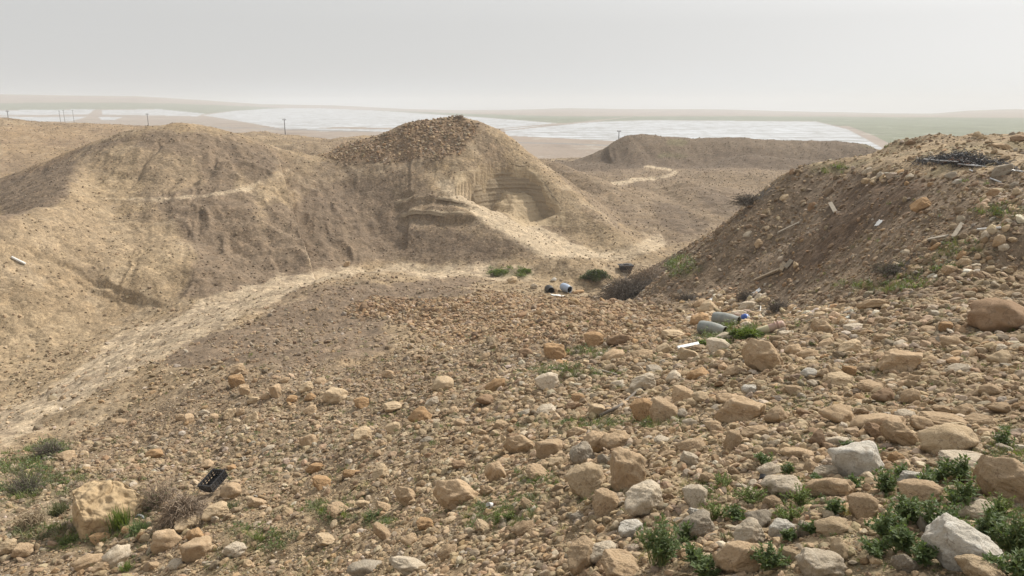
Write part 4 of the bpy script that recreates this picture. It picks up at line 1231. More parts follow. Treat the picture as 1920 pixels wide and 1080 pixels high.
def flanged_pipe():
    a, b = along(1414, 630, 1470, 616)
    m = mpp(a.y); r = 9.5 * m
    d = b - a; Ln = d.length
    t = empty('pipe', tuple((a + b) / 2 + Vector((0, 0, r * .75))), label='fat dusty pipe, cream at one end and pink with two collars at the other', cat='pipe', rot=d.to_track_quat('X', 'Z').to_euler())
    b1 = MB(); b1.lathe([(-.52*Ln, 0), (-.5*Ln, .35*r), (-.38*Ln, .7*r), (-.1*Ln, .85*r), (.0*Ln, .85*r)]); b1.build('cream_end', MAT['cream'], t, True)
    b2 = MB(); b2.lathe([(-.02*Ln, .8*r), (.0, .88*r), (.34*Ln, .9*r), (.44*Ln, 1.0*r), (.5*Ln, .8*r), (.52*Ln, .3*r), (.5*Ln, 0)]); b2.build('pink_end', MAT['pink'], t, True)
    for u in (.22, .32):
        c = MB(); c.lathe([(u*Ln-.03*r, .85*r), (u*Ln-.10*r, 1.25*r), (u*Ln+.10*r, 1.25*r), (u*Ln+.12*r, .85*r)]); c.build('collar', MAT['pink'], t, True)
    EXCL.append(((a.x+b.x)/2, (a.y+b.y)/2, Ln*.5))
flanged_pipe()

def board(px0, py0, px1, py1, wpx, thick, mat, name, label, cat, group=None, lift=.6):
    a, b = along(px0, py0, px1, py1)
    m = mpp((a.y + b.y) / 2); w = wpx * m
    d = b - a
    mb = MB(); mb.box((0, 0, 0), (d.length, w, thick))
    # a slight warp and a chipped end
    V = mb.v[0]; V[4:, 2] += .1 * thick; V[5, 0] -= .04 * d.length
    o = mb.build(name, mat); o.location = (a + b) / 2 + Vector((0, 0, thick * lift + .02))
    q_ = d.to_track_quat('X', 'Z'); o.rotation_euler = (q_ @ Euler((R(25), 0, 0)).to_quaternion()).to_euler()
    bv = o.modifiers.new('edge', 'BEVEL'); bv.width = thick * .12; bv.segments = 2
    tag(o, label, cat, group)
    EXCL.append((float((a.x+b.x)/2), float((a.y+b.y)/2), .3*d.length))
    return o
board(1270, 660, 1310, 652, 7, .05, MAT['white'], 'board', 'clean white board lying on the rubble left of the big wedge rock', 'board', lift=1.6)
board(1414, 530, 1460, 511, 7, .09, MAT['wood'], 'beam', 'weathered wooden beam lying on the embankment foot', 'wooden beam', lift=1.2)
board(1462, 515, 1470, 500, 8, .12, MAT['wood'], 'beam', 'short thick wooden post end at the top of the weathered beam', 'wooden beam', lift=1.2)
board(1472, 508, 1484, 494, 8, .10, MAT['palewood'], 'beam', 'short pale wooden block beside a round sandy stone', 'wooden beam', lift=1.2)
board(1458, 440, 1498, 421, 6, .05, MAT['palewood'], 'plank', 'long pale plank on the embankment slope', 'plank', lift=1.6)
board(1556, 384, 1566, 402, 7, .05, MAT['palewood'], 'plank', 'short pale plank end above the long pale plank', 'plank', lift=1.6)
board(1785, 452, 1803, 425, 7, .05, MAT['palewood'], 'plank', 'narrow plank pointing uphill on the grassy embankment', 'plank', lift=1.6)
board(1740, 455, 1776, 449, 9, .05, MAT['palewood'], 'plank', 'broad flat plank lying left of the narrow uphill plank', 'plank', lift=1.6)

def stick(pts, r, mat, name, label, cat, lift=.03, k=7, group=None):
    P3 = [Vector(hit(*p)) + Vector((0, 0, lift)) for p in pts]
    D = np.array(densify([tuple(p) for p in P3], 6))
    mb = MB(); mb.tube(D, r, k); o = mb.build(name, mat, None, True)
    tag(o, label, cat, group); return o
stick([(22, 484), (48, 497)], .09, MAT['white'], 'pipe', 'white pipe lying on the sandy hillside at far left', 'pipe', .08)
stick([(1100, 694), (1128, 699), (1156, 707)], .022, MAT['palewood'], 'stick', 'thin pale stick lying in the grassy hollow', 'stick', .05)
stick([(1124, 786), (1160, 768), (1180, 752), (1192, 741), (1206, 733)], .022, MAT['twiggrey'], 'branch', 'long bent grey branch lying left of the rock cluster', 'branch', .05)
stick([(1832, 437), (1874, 434)], .03, MAT['white'], 'pipe', 'thin pale pipe above the stones on the grassy embankment', 'pipe', .1)
stick([(1128, 548), (1143, 539)], .05, MAT['palewood'], 'stick', 'pale straight stick on the grey brush in the gully', 'stick', .25)
stick([(1424, 598), (1426, 578)], .02, MAT['white'], 'stick', 'thin white rod standing among rubbish right of the blue jug', 'stick', .1)

def film(px, py, w, h, label, cat, mat=MAT['scrap'], seed=0, name='plastic_sheet'):
    x, y, z = hit(px, py); m = mpp(y)
    n = 14
    U, Vv = np.meshgrid(np.linspace(-1, 1, n), np.linspace(-1, 1, n))
    X = U * w * m / 2 * (1 + .3 * noise2(Vv * 2 + seed, Vv * 0, 3)); Yy = Vv * h * m * (1 + .3 * noise2(U * 2 + seed, U * 0, 4))
    gz = H(x + X, y + Yy)
    Zz = gz + .02 + .05 * w * m * np.abs(noise2(U * 1.7 + seed, Vv * 1.7, 5)) + .02
    Fq = [(i*n+j, i*n+j+1, (i+1)*n+j+1, (i+1)*n+j) for i in range(n-1) for j in range(n-1)]
    mb = MB(); mb.add(np.stack([x + X, y + Yy, Zz], -1).reshape(-1, 3), Fq)
    o = mb.build(name, mat, None, True)
    o.modifiers.new('thickness', 'SOLIDIFY').thickness = .006
    tag(o, label, cat)
film(1413, 552, 22, 6, 'crumpled white plastic sheet above the rubbish at the embankment foot', 'plastic sheet', seed=3)
film(1045, 554, 24, 6, 'white plastic sheet crumpled in front of the two small barrels', 'plastic sheet', seed=8)
film(1338, 561, 14, 6, 'small white plastic scrap behind the rock pile of the gully', 'plastic scrap', seed=12, name='plastic_scrap')
film(55, 874, 10, 4, 'small pink plastic scrap in the weeds at far left', 'plastic scrap', MAT['pink'], 15, name='plastic_scrap')
film(1647, 420, 8, 8, 'small white rag caught on the dug brown earth', 'rag', seed=17, name='rag')

def cup():
    x, y, z = hit(923, 951); m = mpp(y); r = 7 * m
    t = MB(); t.lathe([(0, 0), (0, .7*r), (1.5*r, r), (1.5*r, .9*r), (.1*r, .62*r), (.1*r, 0)], 18, 'z')
    o = t.build('cup', MAT['white'], None, True); o.location = (x, y, z + r * .7); o.rotation_euler = (R(75), 0, R(-50))
    tag(o, 'small crushed white cup below the upright tooth shaped stone', 'cup')
cup()

def crate():
    x, y, z = hit(400, 928)
    x0, y0, z0 = hit(372, 925); x1, y1, z1 = hit(415, 935)
    t = empty('crate', (x, y + .1, z + .17), label='black plastic vegetable crate tipped beside a tan boulder at left', cat='crate', rot=(R(16), R(-6), R(-20)))
    m = mpp(y)
    Wd, Ln, Hh = 30 * m, 46 * m, 17 * m
    b = MB(); b.box((0, 0, -.0), (Wd, Ln, .012))
    for i in range(5): b.box((0, -Ln/2 + (i + .5) * Ln / 5, .012), (Wd, .014, .014))
    b.build('floor', MAT['black'], t)
    for sx, sy, lw in ((-1, 0, Ln), (1, 0, Ln), (0, -1, Wd), (0, 1, Wd)):
        s = MB()
        def bb(u, zz, du, dz, th=.016):
            if sx: s.box((sx * Wd / 2, u, zz), (th, du, dz))
            else: s.box((u, sy * Ln / 2, zz), (du, th, dz))
        bb(0, Hh * .08, lw, Hh * .16); bb(0, Hh * .42, lw, Hh * .13, .014); bb(0, Hh * .68, lw, Hh * .09, .013); bb(0, Hh * .93, lw + .02, Hh * .14, .026)
        for i in range(7): bb(-lw/2 + lw * i / 6 * .999, Hh * .5, .022, Hh, .018)
        s.build('side', MAT['black'], t)
    EXCL.append((x, y, .45))
crate()

def black_tank():
    x, y, z = hit(1174, 512); m = mpp(y)
    w, h = 24 * m, 17 * m
    t = empty('tank', (x, y + w * .3, z), rz=R(8), label='black tapered plastic tank standing at the mouth of the gully', cat='tank', rot=None)
    b = MB()
    V = [(-.34*w, -.25*w, -.1*h), (.34*w, -.25*w, -.1*h), (.34*w, .25*w, -.1*h), (-.34*w, .25*w, -.1*h), (-.5*w, -.36*w, h*.8), (.5*w, -.36*w, h*.8), (.5*w, .36*w, h*.8), (-.5*w, .36*w, h*.8)]
    b.add(V, [(0,3,2,1), (0,1,5,4), (1,2,6,5), (2,3,7,6), (3,0,4,7)])
    V2 = [(a * .93, c * .93, d) for a, c, d in V]
    b.add(V2, [(0,1,2,3), (0,4,5,1), (1,5,6,2), (2,6,7,3), (3,7,4,0)])
    o = b.build('body', MAT['black'], t)
    r = MB()
    for c, d in (((0, -.36*w, .8*h), (1.08*w, .07*w, .1*h)), ((0, .36*w, .8*h), (1.08*w, .07*w, .1*h)), ((-.5*w, 0, .8*h), (.07*w, .65*w, .1*h)), ((.5*w, 0, .8*h), (.07*w, .65*w, .1*h))): r.box(c, d)
    r.build('rim', MAT['fardark'], t)
    l = MB(); l.box((.02*w, 0, .84*h), (.86*w, .58*w, .05*h)); l.box((.02*w, 0, .9*h), (.4*w, .26*w, .10*h)); l.build('lid', MAT['black'], t)
black_tank()

def hose_loop():
    x, y, z = hit(262, 975); m = mpp(y); r = 11 * m
    th = np.linspace(0, math.pi, 14)
    mb = MB(); mb.tube(np.stack([np.cos(th) * r, np.zeros(14), np.sin(th) * r * .9], -1), r * .22, 8)
    o = mb.build('tyre_piece', MAT['drum'], None, True); o.location = (x, y, z); o.rotation_euler = (R(-15), 0, R(-20))
    tag(o, 'arched grey tyre piece poking out of the grass right of the giant split boulder', 'tyre piece')
hose_loop()

def black_tube():
    x, y, z = hit(1423, 897); m = mpp(y); r = 9 * m
    mb = MB(); mb.lathe([(0, r), (3*r, r), (3*r, .85*r), (.1*r, .85*r), (0, r)], 20)
    o = mb.build('pipe', MAT['black'], None, True); o.location = (x + 1.2*r, y, z + r * .7); o.rotation_euler = (0, 0, R(-115))
    tag(o, 'stub of black pipe half buried left of a pale angular rock', 'pipe')
black_tube()

def wire_mesh():
    x, y, z = hit(1800, 306)
    m = mpp(y)
    t = empty('wire_mesh', (x, y, z), label='tangled dark wire mesh roll with metal poles on top of the embankment', cat='wire mesh')
    rs = np.random.default_rng(5)
    b = MB()
    e0, e1 = np.array(hit(1722, 303)), np.array(hit(1896, 318))
    ax = (e1 - e0) / 2; mid = (e0 + e1) / 2; nrm2 = np.array([-ax[1], ax[0]]) / np.hypot(ax[0], ax[1])
    def gp(u, v, h): 
        X, Y_ = mid[0] + ax[0] * u + nrm2[0] * v, mid[1] + ax[1] * u + nrm2[1] * v
        return np.array([X - x, Y_ - y, float(H(X, Y_)) + h - z])
    for k in range(620):
        u = float(np.clip(rs.normal(-.05, .48), -1.05, 1.05)); env = 1 - .7 * min(1, abs(u))
        c0 = gp(u, rs.normal(0, .28) * env, rs.uniform(0.01, .34) * env)
        d = ax / np.linalg.norm(ax) * rs.normal(0, .5) + np.array([nrm2[0], nrm2[1], 0]) * rs.normal(0, .22) + np.array([0, 0, rs.normal(0, .09)])
        th = rs.uniform(0, 2*math.pi)
        pts = np.array([c0 + d * s_ + np.array([0, 0, .08 * math.sin(s_ * 4 + th)]) for s_ in np.linspace(-.6, .6, 5)])
        b.tube(pts, .008, 3, False)
    b.build('wires', MAT['wire'], t)
    c = MB(); n = 12
    G = np.array([[gp(.05 + .34 * uu, .32 * vv, .06 + .22 * abs(float(noise2(np.array([uu * 2]), np.array([vv * 2]), 8)[0])) * (1 - uu * uu)) for uu in np.linspace(-1, 1, n)] for vv in np.linspace(-1, 1, n)]).reshape(-1, 3)
    c.add(G, [(i*n+j, i*n+j+1, (i+1)*n+j+1, (i+1)*n+j) for i in range(n-1) for j in range(n-1)])
    c.build('rusty_sheet', MAT['rustcloth'], t, True)
    for (u0, v0, h0, u1, v1, h1) in ((-.68, -.25, .26, .18, -.32, .22), (.45, -.3, .14, 1.25, -.1, .12), (.62, -.6, .08, 1.3, -.75, .08), (.2, -.35, .16, .62, -.32, .10)):
        p = MB(); p.tube([gp(u0, v0, h0), (gp(u0, v0, h0) + gp(u1, v1, h1)) / 2 - np.array([0, 0, .01]), gp(u1, v1, h1)], .024, 8); p.build('pole', MAT['metal'], t, True)
    EXCL.append((x, y, 1.0))
wire_mesh()

# far things on the plain
def utility_pole(px, top, base, label, R0=None):
    Yd = R0
    x, y, z = P(px, base, Yd); z = float(H(x, y)); m = mpp(Yd)
    ht = P(px, top, Yd)[2] - z
    t = empty('utility_pole', (x, y, z), label=label, cat='utility pole', group='utility poles on the plain')
    a = MB(); a.tube([(0, 0, -.3), (0, 0, ht * .5), (0, 0, ht)], [.22, .18, .14], 8); a.build('post', MAT['pole'], t, True)
    c = MB(); c.box((0, 0, ht * .95), (1.5, .14, .14)); c.build('crossarm', MAT['pole'], t)
    for s in (-.6, 0, .6):
        i = MB(); i.lathe([(0, .09), (.12, .12), (.2, .07), (.3, .1), (.34, 0)], 8, 'z'); i.build('insulator', MAT['fardark'], t, True, (s, 0, ht * .95 + .08))
utility_pole(17, 206, 230, 'tall dark utility pole at the far left of the plain', 340)
utility_pole(278, 212, 232, 'utility pole rising behind the left hill top', 380)
utility_pole(535, 222, 252, 'utility pole in front of the white field left of the pointed hill', 300)
utility_pole(1160, 244, 266, 'utility pole at the left end of the flat topped bank', 270)
utility_pole(112, 207, 218, 'first of the tiny utility poles beyond the far left white fields', 600)
utility_pole(120, 206, 217, 'second of the tiny utility poles beyond the far left white fields', 640)
utility_pole(137, 206, 215, 'third of the tiny utility poles beyond the far left white fields', 690)

def shed(px, py, wpx, hpx, mat, label, cat, Yd, name='shed'):
    x, y, z = P(px, py, Yd); z = float(H(x, y)); m = mpp(Yd)
    w, h = wpx * m, hpx * m
    t = empty(name, (x, y, z), label=label, cat=cat)
    a = MB(); a.box((0, 0, h * .42), (w, w * .8, h * .84)); a.build('wall', mat, t)
    r = MB(); r.add([(-.55*w, -.45*w, .8*h), (.55*w, -.45*w, .8*h), (.55*w, .45*w, .8*h), (-.55*w, .45*w, .8*h), (-.55*w, 0, h*1.05), (.55*w, 0, h*1.05)], [(0,1,5,4), (2,3,4,5), (0,4,3), (1,2,5), (3,2,1,0)]); r.build('roof', MAT['fardark'] if mat is not MAT['fardark'] else MAT['drum'], t)
shed(33, 226, 6, 6, MAT['farred'], 'small red shed beside the far left pole on the plain', 'shed', 420)
shed(379, 233, 5, 5, MAT['fardark'], 'small dark hut on the plain behind the left hill', 'hut', 420, 'hut')

# ------------------------------------------------------------------ plants
def twig_shrub(px, py, wpx, hpx, label, mat='twig', n=420, droop=.5, seed=0, green=0, name='dry_shrub', cat='dry shrub', r0=.006, spread=1.0, Yadd=0):
    x, y, z = hit(px, py + hpx * .42)
    m = mpp(y, px, py); w, h = wpx * m / 2, hpx * m
    rs = np.random.default_rng(900 + seed)
    t = empty(name, (x, y + w * .25, float(H(x, y + w * .25))), label=label, cat=cat)
    zb = t.location.z
    b = MB()
    for k in range(n):
        az = rs.uniform(0, 2*math.pi); el = rs.uniform(.05, 1)
        r1 = rs.uniform(.45, 1.0)
        base = np.array([rs.normal(0, .22) * w, rs.normal(0, .2) * w * .8, 0])
        dx, dy = math.cos(az) * math.sqrt(1 - el * el * .8), math.sin(az) * .8 * math.sqrt(1 - el * el * .8)
        pts = []
        for s in np.linspace(0, 1, 6):
            jit = rs.normal(0, .035, 3) * s
            zz = h * (el * 1.05 * math.sin(s * math.pi * .5) * r1 + .0) - droop * h * s * s * (1 - el * .6) * .5
            pts.append((base[0] + (dx * w * s * r1 * spread) + jit[0] * w, base[1] + dy * w * s * r1 * spread + jit[1] * w, zz + jit[2] * h))
        pts = np.array(pts)
        pts[:, 2] = np.maximum(pts[:, 2], H(pts[:, 0] + x, pts[:, 1] + t.location.y) - zb + .01)
        b.tube(pts, np.linspace(r0, r0 * .5, 6), 3, False)
    b.build('twigs', MAT[mat], t)
    if green:
        leaf_mesh(w * .9, h * .6, green, rs, BUSH, .035).name = 'leaves'
        o = bpy.data.objects[-1] if False else leaf_mesh.last
        o.parent = t
    EXCL.append((x, y + w * .25, w * .4))
    return t

def leaf_quads(C0, D, Lh, Wd, fold=.3, rs=None):
    """many folded lanceolate leaves: bases C0, directions D"""
    n = len(C0)
    D = D / (np.linalg.norm(D, axis=1)[:, None] + 1e-9)
    up = np.tile(np.array([0, 0, 1.]), (n, 1))
    S_ = np.cross(D, up); S_ /= np.linalg.norm(S_, axis=1)[:, None] + 1e-9
    Nn = np.cross(S_, D)
    if rs is not None:
        a = rs.normal(0, .5, n)[:, None]; S_ = S_ * np.cos(a) + Nn * np.sin(a); Nn = np.cross(S_, D)
    Lh = Lh[:, None]; Wd = Wd[:, None]
    p0 = C0
    p1 = C0 + D * Lh * .45 + S_ * Wd + Nn * Wd * fold
    p2 = C0 + D * Lh * .45 - S_ * Wd + Nn * Wd * fold
    pm = C0 + D * Lh * .5
    p3 = C0 + D * Lh - Nn * Lh * .18
    V = np.stack([p0, p1, pm, p2, p3], 1).reshape(-1, 3)
    i = np.arange(n)[:, None] * 5
    F = np.concatenate([i + np.array([[0, 1, 2]]), i + np.array([[0, 2, 3]]), i + np.array([[1, 4, 2]]), i + np.array([[2, 4, 3]])])
    return V, F

def leaf_mesh(w, h, n, rs, mat, size):
    c = np.stack([rs.normal(0, .45, n) * w, rs.normal(0, .4, n) * w, np.abs(rs.normal(0, .5, n)) * h], -1)
    d = rs.normal(0, 1, (n, 3)); d[:, 2] = np.abs(d[:, 2]) * .8
    V, F = leaf_quads(c, d, rs.uniform(.6, 1.3, n) * size, rs.uniform(.6, 1.3, n) * size * .28, rs=rs)
    mb = MB(); mb.add(V, F); leaf_mesh.last = mb.build('leaves', mat)
    return leaf_mesh.last

def leafy_weed(px, py, wpx, hpx, label, seed, dens=1.0, mat=None, leaf=1.0, group='leafy green weeds among the rocks'):
    x, y, z = hit(px, py + hpx * .4); m = mpp(y, px, py); w, h = wpx * m / 2, hpx * m * .9
    rs = np.random.default_rng(seed)
    t = empty('leafy_weed', (x, y, z), label=label, cat='weed', group=group)
    st = MB(); LC, LD, LL, LW = [], [], [], []
    for k in range(int(19 * dens)):
        az = rs.uniform(0, 2*math.pi); lean = rs.uniform(.1, 1)
        hh = h * rs.uniform(.5, 1.05) * (1.1 - .35 * lean)
        e = np.array([math.cos(az) * w * lean, math.sin(az) * w * lean * .8, hh])
        b0 = np.array([rs.normal(0, .12) * w, rs.normal(0, .12) * w, 0])
        pts = np.array([b0 + (e - b0) * np.array([s, s, s ** .8]) + rs.normal(0, .02, 3) * w * s for s in np.linspace(0, 1, 6)])
        st.tube(pts, np.linspace(.0028, .0014, 6), 4, False)
        nl = rs.integers(12, 20)
        for q_ in range(nl):
            s = rs.uniform(.15, 1) ** .7; f = s * 5; i0 = min(int(f), 4); p = pts[i0] + (pts[i0 + 1] - pts[i0]) * (f - i0)
            a2 = q_ * 2.4 + rs.uniform(-.4, .4)
            d = np.array([math.cos(a2), math.sin(a2), rs.uniform(.05, .9) + (1.2 if s > .93 else 0)])
            LC.append(p); LD.append(d); LL.append(rs.uniform(.5, 1.2) * .033 * leaf * (1.25 - .5 * s)); LW.append(LL[-1] * rs.uniform(.17, .26))
    st.build('stems', MAT['stem'], t)
    V, F = leaf_quads(np.array(LC), np.array(LD), np.array(LL), np.array(LW), rs=rs)
    lv = MB(); lv.add(V, F); lv.build('leaves', mat or LEAF, t)
    return t

def grass_tuft(px, py, wpx, hpx, label, seed, n=160, mat=None, width=.006, group=None, cat='grass tuft'):
    x, y, z = hit(px, py + hpx * .42); m = mpp(y, px, py); w, h = wpx * m / 2, hpx * m
    rs = np.random.default_rng(seed)
    mb = MB()
    for k in range(n):
        az = rs.uniform(0, 2*math.pi); lean = rs.uniform(0, 1) ** .7
        b0 = np.array([rs.normal(0, .25) * w, rs.normal(0, .22) * w, -.02])
        e = np.array([math.cos(az) * w * lean * .9, math.sin(az) * w * lean * .7, h * rs.uniform(.45, 1.) * (1 - .35 * lean)])
        sd_ = np.array([-math.sin(az), math.cos(az), 0]) * width * rs.uniform(.6, 1.3)
        V, F = [], []
        for i, s in enumerate((0, .35, .7, 1)):
            c = b0 + np.array([e[0] * s ** 1.5, e[1] * s ** 1.5, e[2] * (s ** .75)])
            ww = 1 - s * .9
            V += [c - sd_ * ww, c + sd_ * ww]
            if i: F.append((2*i-2, 2*i-1, 2*i+1, 2*i))
        mb.add(V, F)
    o = mb.build('grass_tuft', mat or GRASS); o.location = (x, y, z)
    tag(o, label, cat, group)
    return o

twig_shrub(342, 955, 116, 62, 'domed dry straw coloured shrub between the black crate and the split boulder', 'twig', 900, .9, 1, r0=.007)
twig_shrub(55, 972, 78, 44, 'low domed dry shrub left of the split boulder at far left', 'straw', 500, 1.0, 2)
twig_shrub(292, 930, 96, 56, 'wispy grey dry shrub behind the split boulder', 'twig', 420, .1, 3, green=260, r0=.004)
twig_shrub(158, 918, 66, 38, 'small pale wispy shrub at the back left of the split boulder', 'twig', 260, .1, 4, r0=.004)
twig_shrub(88, 843, 62, 36, 'dark grey shrub at the edge of the wash on the left', 'twiggrey', 420, .3, 5, green=300, r0=.006)
twig_shrub(40, 905, 92, 60, 'broad dull green shrub at the left edge', 'twiggrey', 300, .2, 6, green=900, r0=.005)
twig_shrub(1186, 538, 140, 50, 'wide heap of grey dead brush filling the gully beside the embankment', 'twiggrey', 1100, .7, 7, name='brush_heap', cat='brush', r0=.017)
twig_shrub(1225, 510, 120, 34, 'lighter dead brush spread up the embankment toe behind the wide heap', 'twig', 500, .8, 14, name='brush_heap', cat='brush', r0=.012)
twig_shrub(1412, 372, 84, 26, 'dark dead branches hanging on the left edge of the embankment', 'twiggrey', 420, .5, 8, name='brush_heap', cat='brush', r0=.016)
twig_shrub(1464, 572, 60, 26, 'round tangle of dead twigs right of the rubbish', 'twiggrey', 300, .3, 9, name='brush_heap', cat='brush', r0=.009)
twig_shrub(1398, 553, 46, 22, 'brown dead twigs behind the gully rock pile', 'twiggrey', 240, .3, 10, name='brush_heap', cat='brush', r0=.009)
twig_shrub(1290, 556, 50, 18, 'low grey dead brush left of the gully rock pile', 'twiggrey', 240, .4, 11, name='brush_heap', cat='brush', r0=.010)
twig_shrub(1680, 500, 84, 26, 'low dark dead weeds on the embankment foot at right', 'twiggrey', 340, .4, 12, green=500, r0=.008)
twig_shrub(860, 220, 22, 9, 'dry shrub on the very tip of the pointed hill', 'twig', 160, .3, 13, r0=.03)
twig_shrub(1110, 345, 0.1, 0.1, 'x', 'twig', 1, .3, 13) if False else None

def bush(px, py, wpx, hpx, label, n, seed, mat, size, r0=.01, name='bush'):
    x, y, z = hit(px, py + hpx * .45); m = mpp(y, px, py); w, h = wpx * m / 2, hpx * m
    rs = np.random.default_rng(seed)
    t = empty(name, (x, y + w * .2, float(H(x, y + w * .2))), label=label, cat='bush')
    b = MB()
    for k in range(60):
        az = rs.uniform(0, 2*math.pi); ln = rs.uniform(.2, .9)
        e = np.array([math.cos(az) * w * ln, math.sin(az) * w * ln * .8, h * rs.uniform(.4, .9) * (1.1 - .6 * ln)])
        b.tube(np.array([e * s * np.array([1, 1, 1.0]) + rs.normal(0, .02, 3) * w for s in (0, .5, 1)]), [r0, r0 * .7, r0 * .4], 4, False)
    b.build('branches', MAT['twig'], t)
    th = rs.uniform(0, 2*math.pi, n); rr = np.sqrt(rs.uniform(0, 1, n)); cl = .75 + .35 * np.sin(th * 5 + seed) * rs.uniform(.4, 1, n)
    X, Yy = np.cos(th) * rr * w * cl, np.sin(th) * rr * w * .8 * cl
    top = h * np.sqrt(np.clip(1 - (rr * .95) ** 2, 0, 1)) * (.8 + .3 * noise2(X / w * 3, Yy / w * 3, 4))
    Zz = top * rs.uniform(.15, 1, n) ** .6
    d = rs.normal(0, .6, (n, 3)) + np.stack([X / w, Yy / w, np.full(n, .9)], -1)
    V, F = leaf_quads(np.stack([X, Yy, Zz], -1), d, rs.uniform(.6, 1.3, n) * size, rs.uniform(.6, 1.3, n) * size * .22, rs=rs)
    lv = MB(); lv.add(V, F); lv.build('leaves', mat, t)
bush(1117, 518, 62, 24, 'rounded green bush on the sandy valley floor beside the grey brush', 3600, 41, BUSH, .16)
bush(936, 511, 46, 12, 'low bright green plant patch on the valley floor, left one', 1700, 42, GRASS, .16)
bush(985, 508, 30, 9, 'smaller low green plant patch right of the larger one on the valley floor', 900, 43, GRASS, .14)
bush(1350, 646, 76, 8, 'green grassy growth around the mouth of the nearer grey drum', 2200, 44, GRASS, .10, .004)
bush(1402, 628, 62, 14, 'green growth between the grey drums and the fat dusty pipe', 2600, 45, GRASS, .10, .004)

grass_tuft(228, 966, 62, 56, 'bright green tuft of tall grass against the split boulder', 51, 260, width=.011)
grass_tuft(262, 985, 60, 32, 'darker green grass between the split boulder and the domed dry shrub', 52, 220, LEAF, .010)
grass_tuft(240, 1058, 44, 20, 'small green tuft right of the pale cream boulder', 53, 120, width=.008)
grass_tuft(110, 950, 60, 34, 'dark green weeds left of the split boulder', 54, 240, DGRASS, .010)
grass_tuft(430, 945, 50, 18, 'small dark green tuft below the boulder beside the crate', 55, 120, DGRASS, .009)
grass_tuft(130, 1010, 90, 22, 'strip of green grass in front of the split boulder', 56, 240, GRASS, .009)

WEEDS = [(1238,1015,120,110,1.5),(1440,1045,84,64,1.1),(1322,1062,74,60,1.0),(1477,1003,30,30,.6),(1405,925,86,44,1.0),(1350,905,70,40,.8),(1500,930,80,50,1.0),(1340,955,70,50,.9),
 (1660,985,80,70,1.1),(1700,955,90,80,1.2),(1752,965,90,86,1.3),(1800,930,90,80,1.1),(1850,985,90,80,1.2),(1895,1005,90,100,1.4),(1905,1060,70,70,1.0),(1690,1015,80,60,1.1),
 (1762,885,70,60,1.0),(1800,880,50,56,.8),(1850,888,80,56,1.0),(1660,905,70,50,.9),(1632,845,50,24,.6),(1600,905,40,24,.5),(1480,965,70,44,.9),(1430,860,40,28,.5),(1475,880,30,36,.4),(1285,1000,50,50,.8),
 (955,965,46,24,.6),(930,975,40,34,.5),(1590,835,34,20,.4),(1530,900,30,26,.4),(1730,1040,60,50,1.0),(1780,990,80,60,1.1),(1870,950,80,60,1.0),(1815,1000,60,40,.8),(1730,905,60,44,.8),(1560,950,50,34,.6),(1520,990,40,28,.5),(1380,965,60,36,.8),(1300,1040,50,40,.7),(1865,1065,70,40,.9),(1690,885,40,30,.6),(1640,1030,60,40,.7),(700,965,50,20,.5),(1880,820,50,50,.6)]
ITEMS = []
for i, (a, b, c, d, e) in enumerate(WEEDS):
    fine = i in (4, 5, 6, 7, 22, 26, 27, 32, 33)
    t = leafy_weed(a, b, c, d, 'tmp', 600 + i, e * (1.3 if fine else 1.5), GRASS if fine else LEAF, .62 if fine else .95)
    ITEMS.append([t, a, b, c, None, None, ('fine' if fine else 'leafy', 'pale' if fine else 'green')])
auto_label(ITEMS, 'weed', 'weed', 'leafy green weeds among the rocks')

DRY = leaf_mat('dry_grass_blades', (.30, .245, .12), (.42, .35, .19), .2)
TU = []
for i, (a, b, c, d) in enumerate([(1368, 1000, 60, 34), (1500, 905, 50, 30), (1585, 950, 60, 34), (1650, 960, 50, 36), (1735, 925, 50, 40), (1775, 1015, 60, 40), (1880, 900, 60, 40), (1290, 900, 50, 24), (1210, 1040, 50, 30), (1000, 925, 60, 24), (880, 960, 50, 20), (1450, 905, 40, 24), (1890, 800, 50, 34), (1060, 990, 50, 24), (690, 905, 40, 14), (560, 1000, 60, 18), (480, 1020, 60, 16)]):
    TU.append([grass_tuft(a, b, c, d, 'x', 800 + i, 70, DRY if i % 3 else DGRASS, .0035 + .0012 * (i > 8)), a, b, c, None, None, ('dry' if i % 3 else 'dull', 'straw coloured' if i % 3 else 'green')])
auto_label(TU, 'grass tuft', 'grass tuft', 'thin grass tufts between the rocks')

# ------------------------------------------------------------------ rubble, gravel and ground cover
X1 = []
X1.append(cloud(230000, 1.9, 125, .0018, .0050, .005, .25, STN * .95))
X1.append(cloud(40000, 110, 240, .0010, .0018, .1, .45, np.where(RR < 230, .5, 0)))
X1.append(cloud(120000, 1.9, 26, .0022, .0075, .006, .12, np.maximum(STN, .8)))
X1.append(cloud(34000, 1.9, 60, .005, .013, .03, .32, STN * .55))
X1.append(cloud(22000, 2.0, 22, .009, .018, .05, .20, np.maximum(STN, .4) * .8))
X1.append(cloud(15000, 2.2, 24, .010, .019, .06, .26, sstep(650, 1150, PX) * front * .9))
PILE = np.maximum.reduce([blob(1370, 575, 90, 32, 701, 15, 60), blob(1320, 590, 40, 26, 702, 15, 60), blob(1560, 590, 110, 16, 703, 12, 60), blob(1760, 500, 90, 34, 704, 12, 60) * .7, blob(1650, 328, 40, 16, 705, 15, 60) * .6, blob(1880, 400, 60, 50, 706, 10, 60) * .5])
PL = cloud(26000, 15, 40, .006, .016, .10, .45, PILE)
EMBD = np.clip(M_emb, 0, 1) * (1 - .8 * M_dig)
X1.append(cloud(30000, 14, 58, .003, .009, .04, .35, EMBD * .8))
X1.append(cloud(1500, 20, 44, .008, .017, .2, .6, np.maximum(RUBD, STN * .3)))
X1.append(cloud(60000, 18, 46, .0035, .010, .08, .38, RUBD))
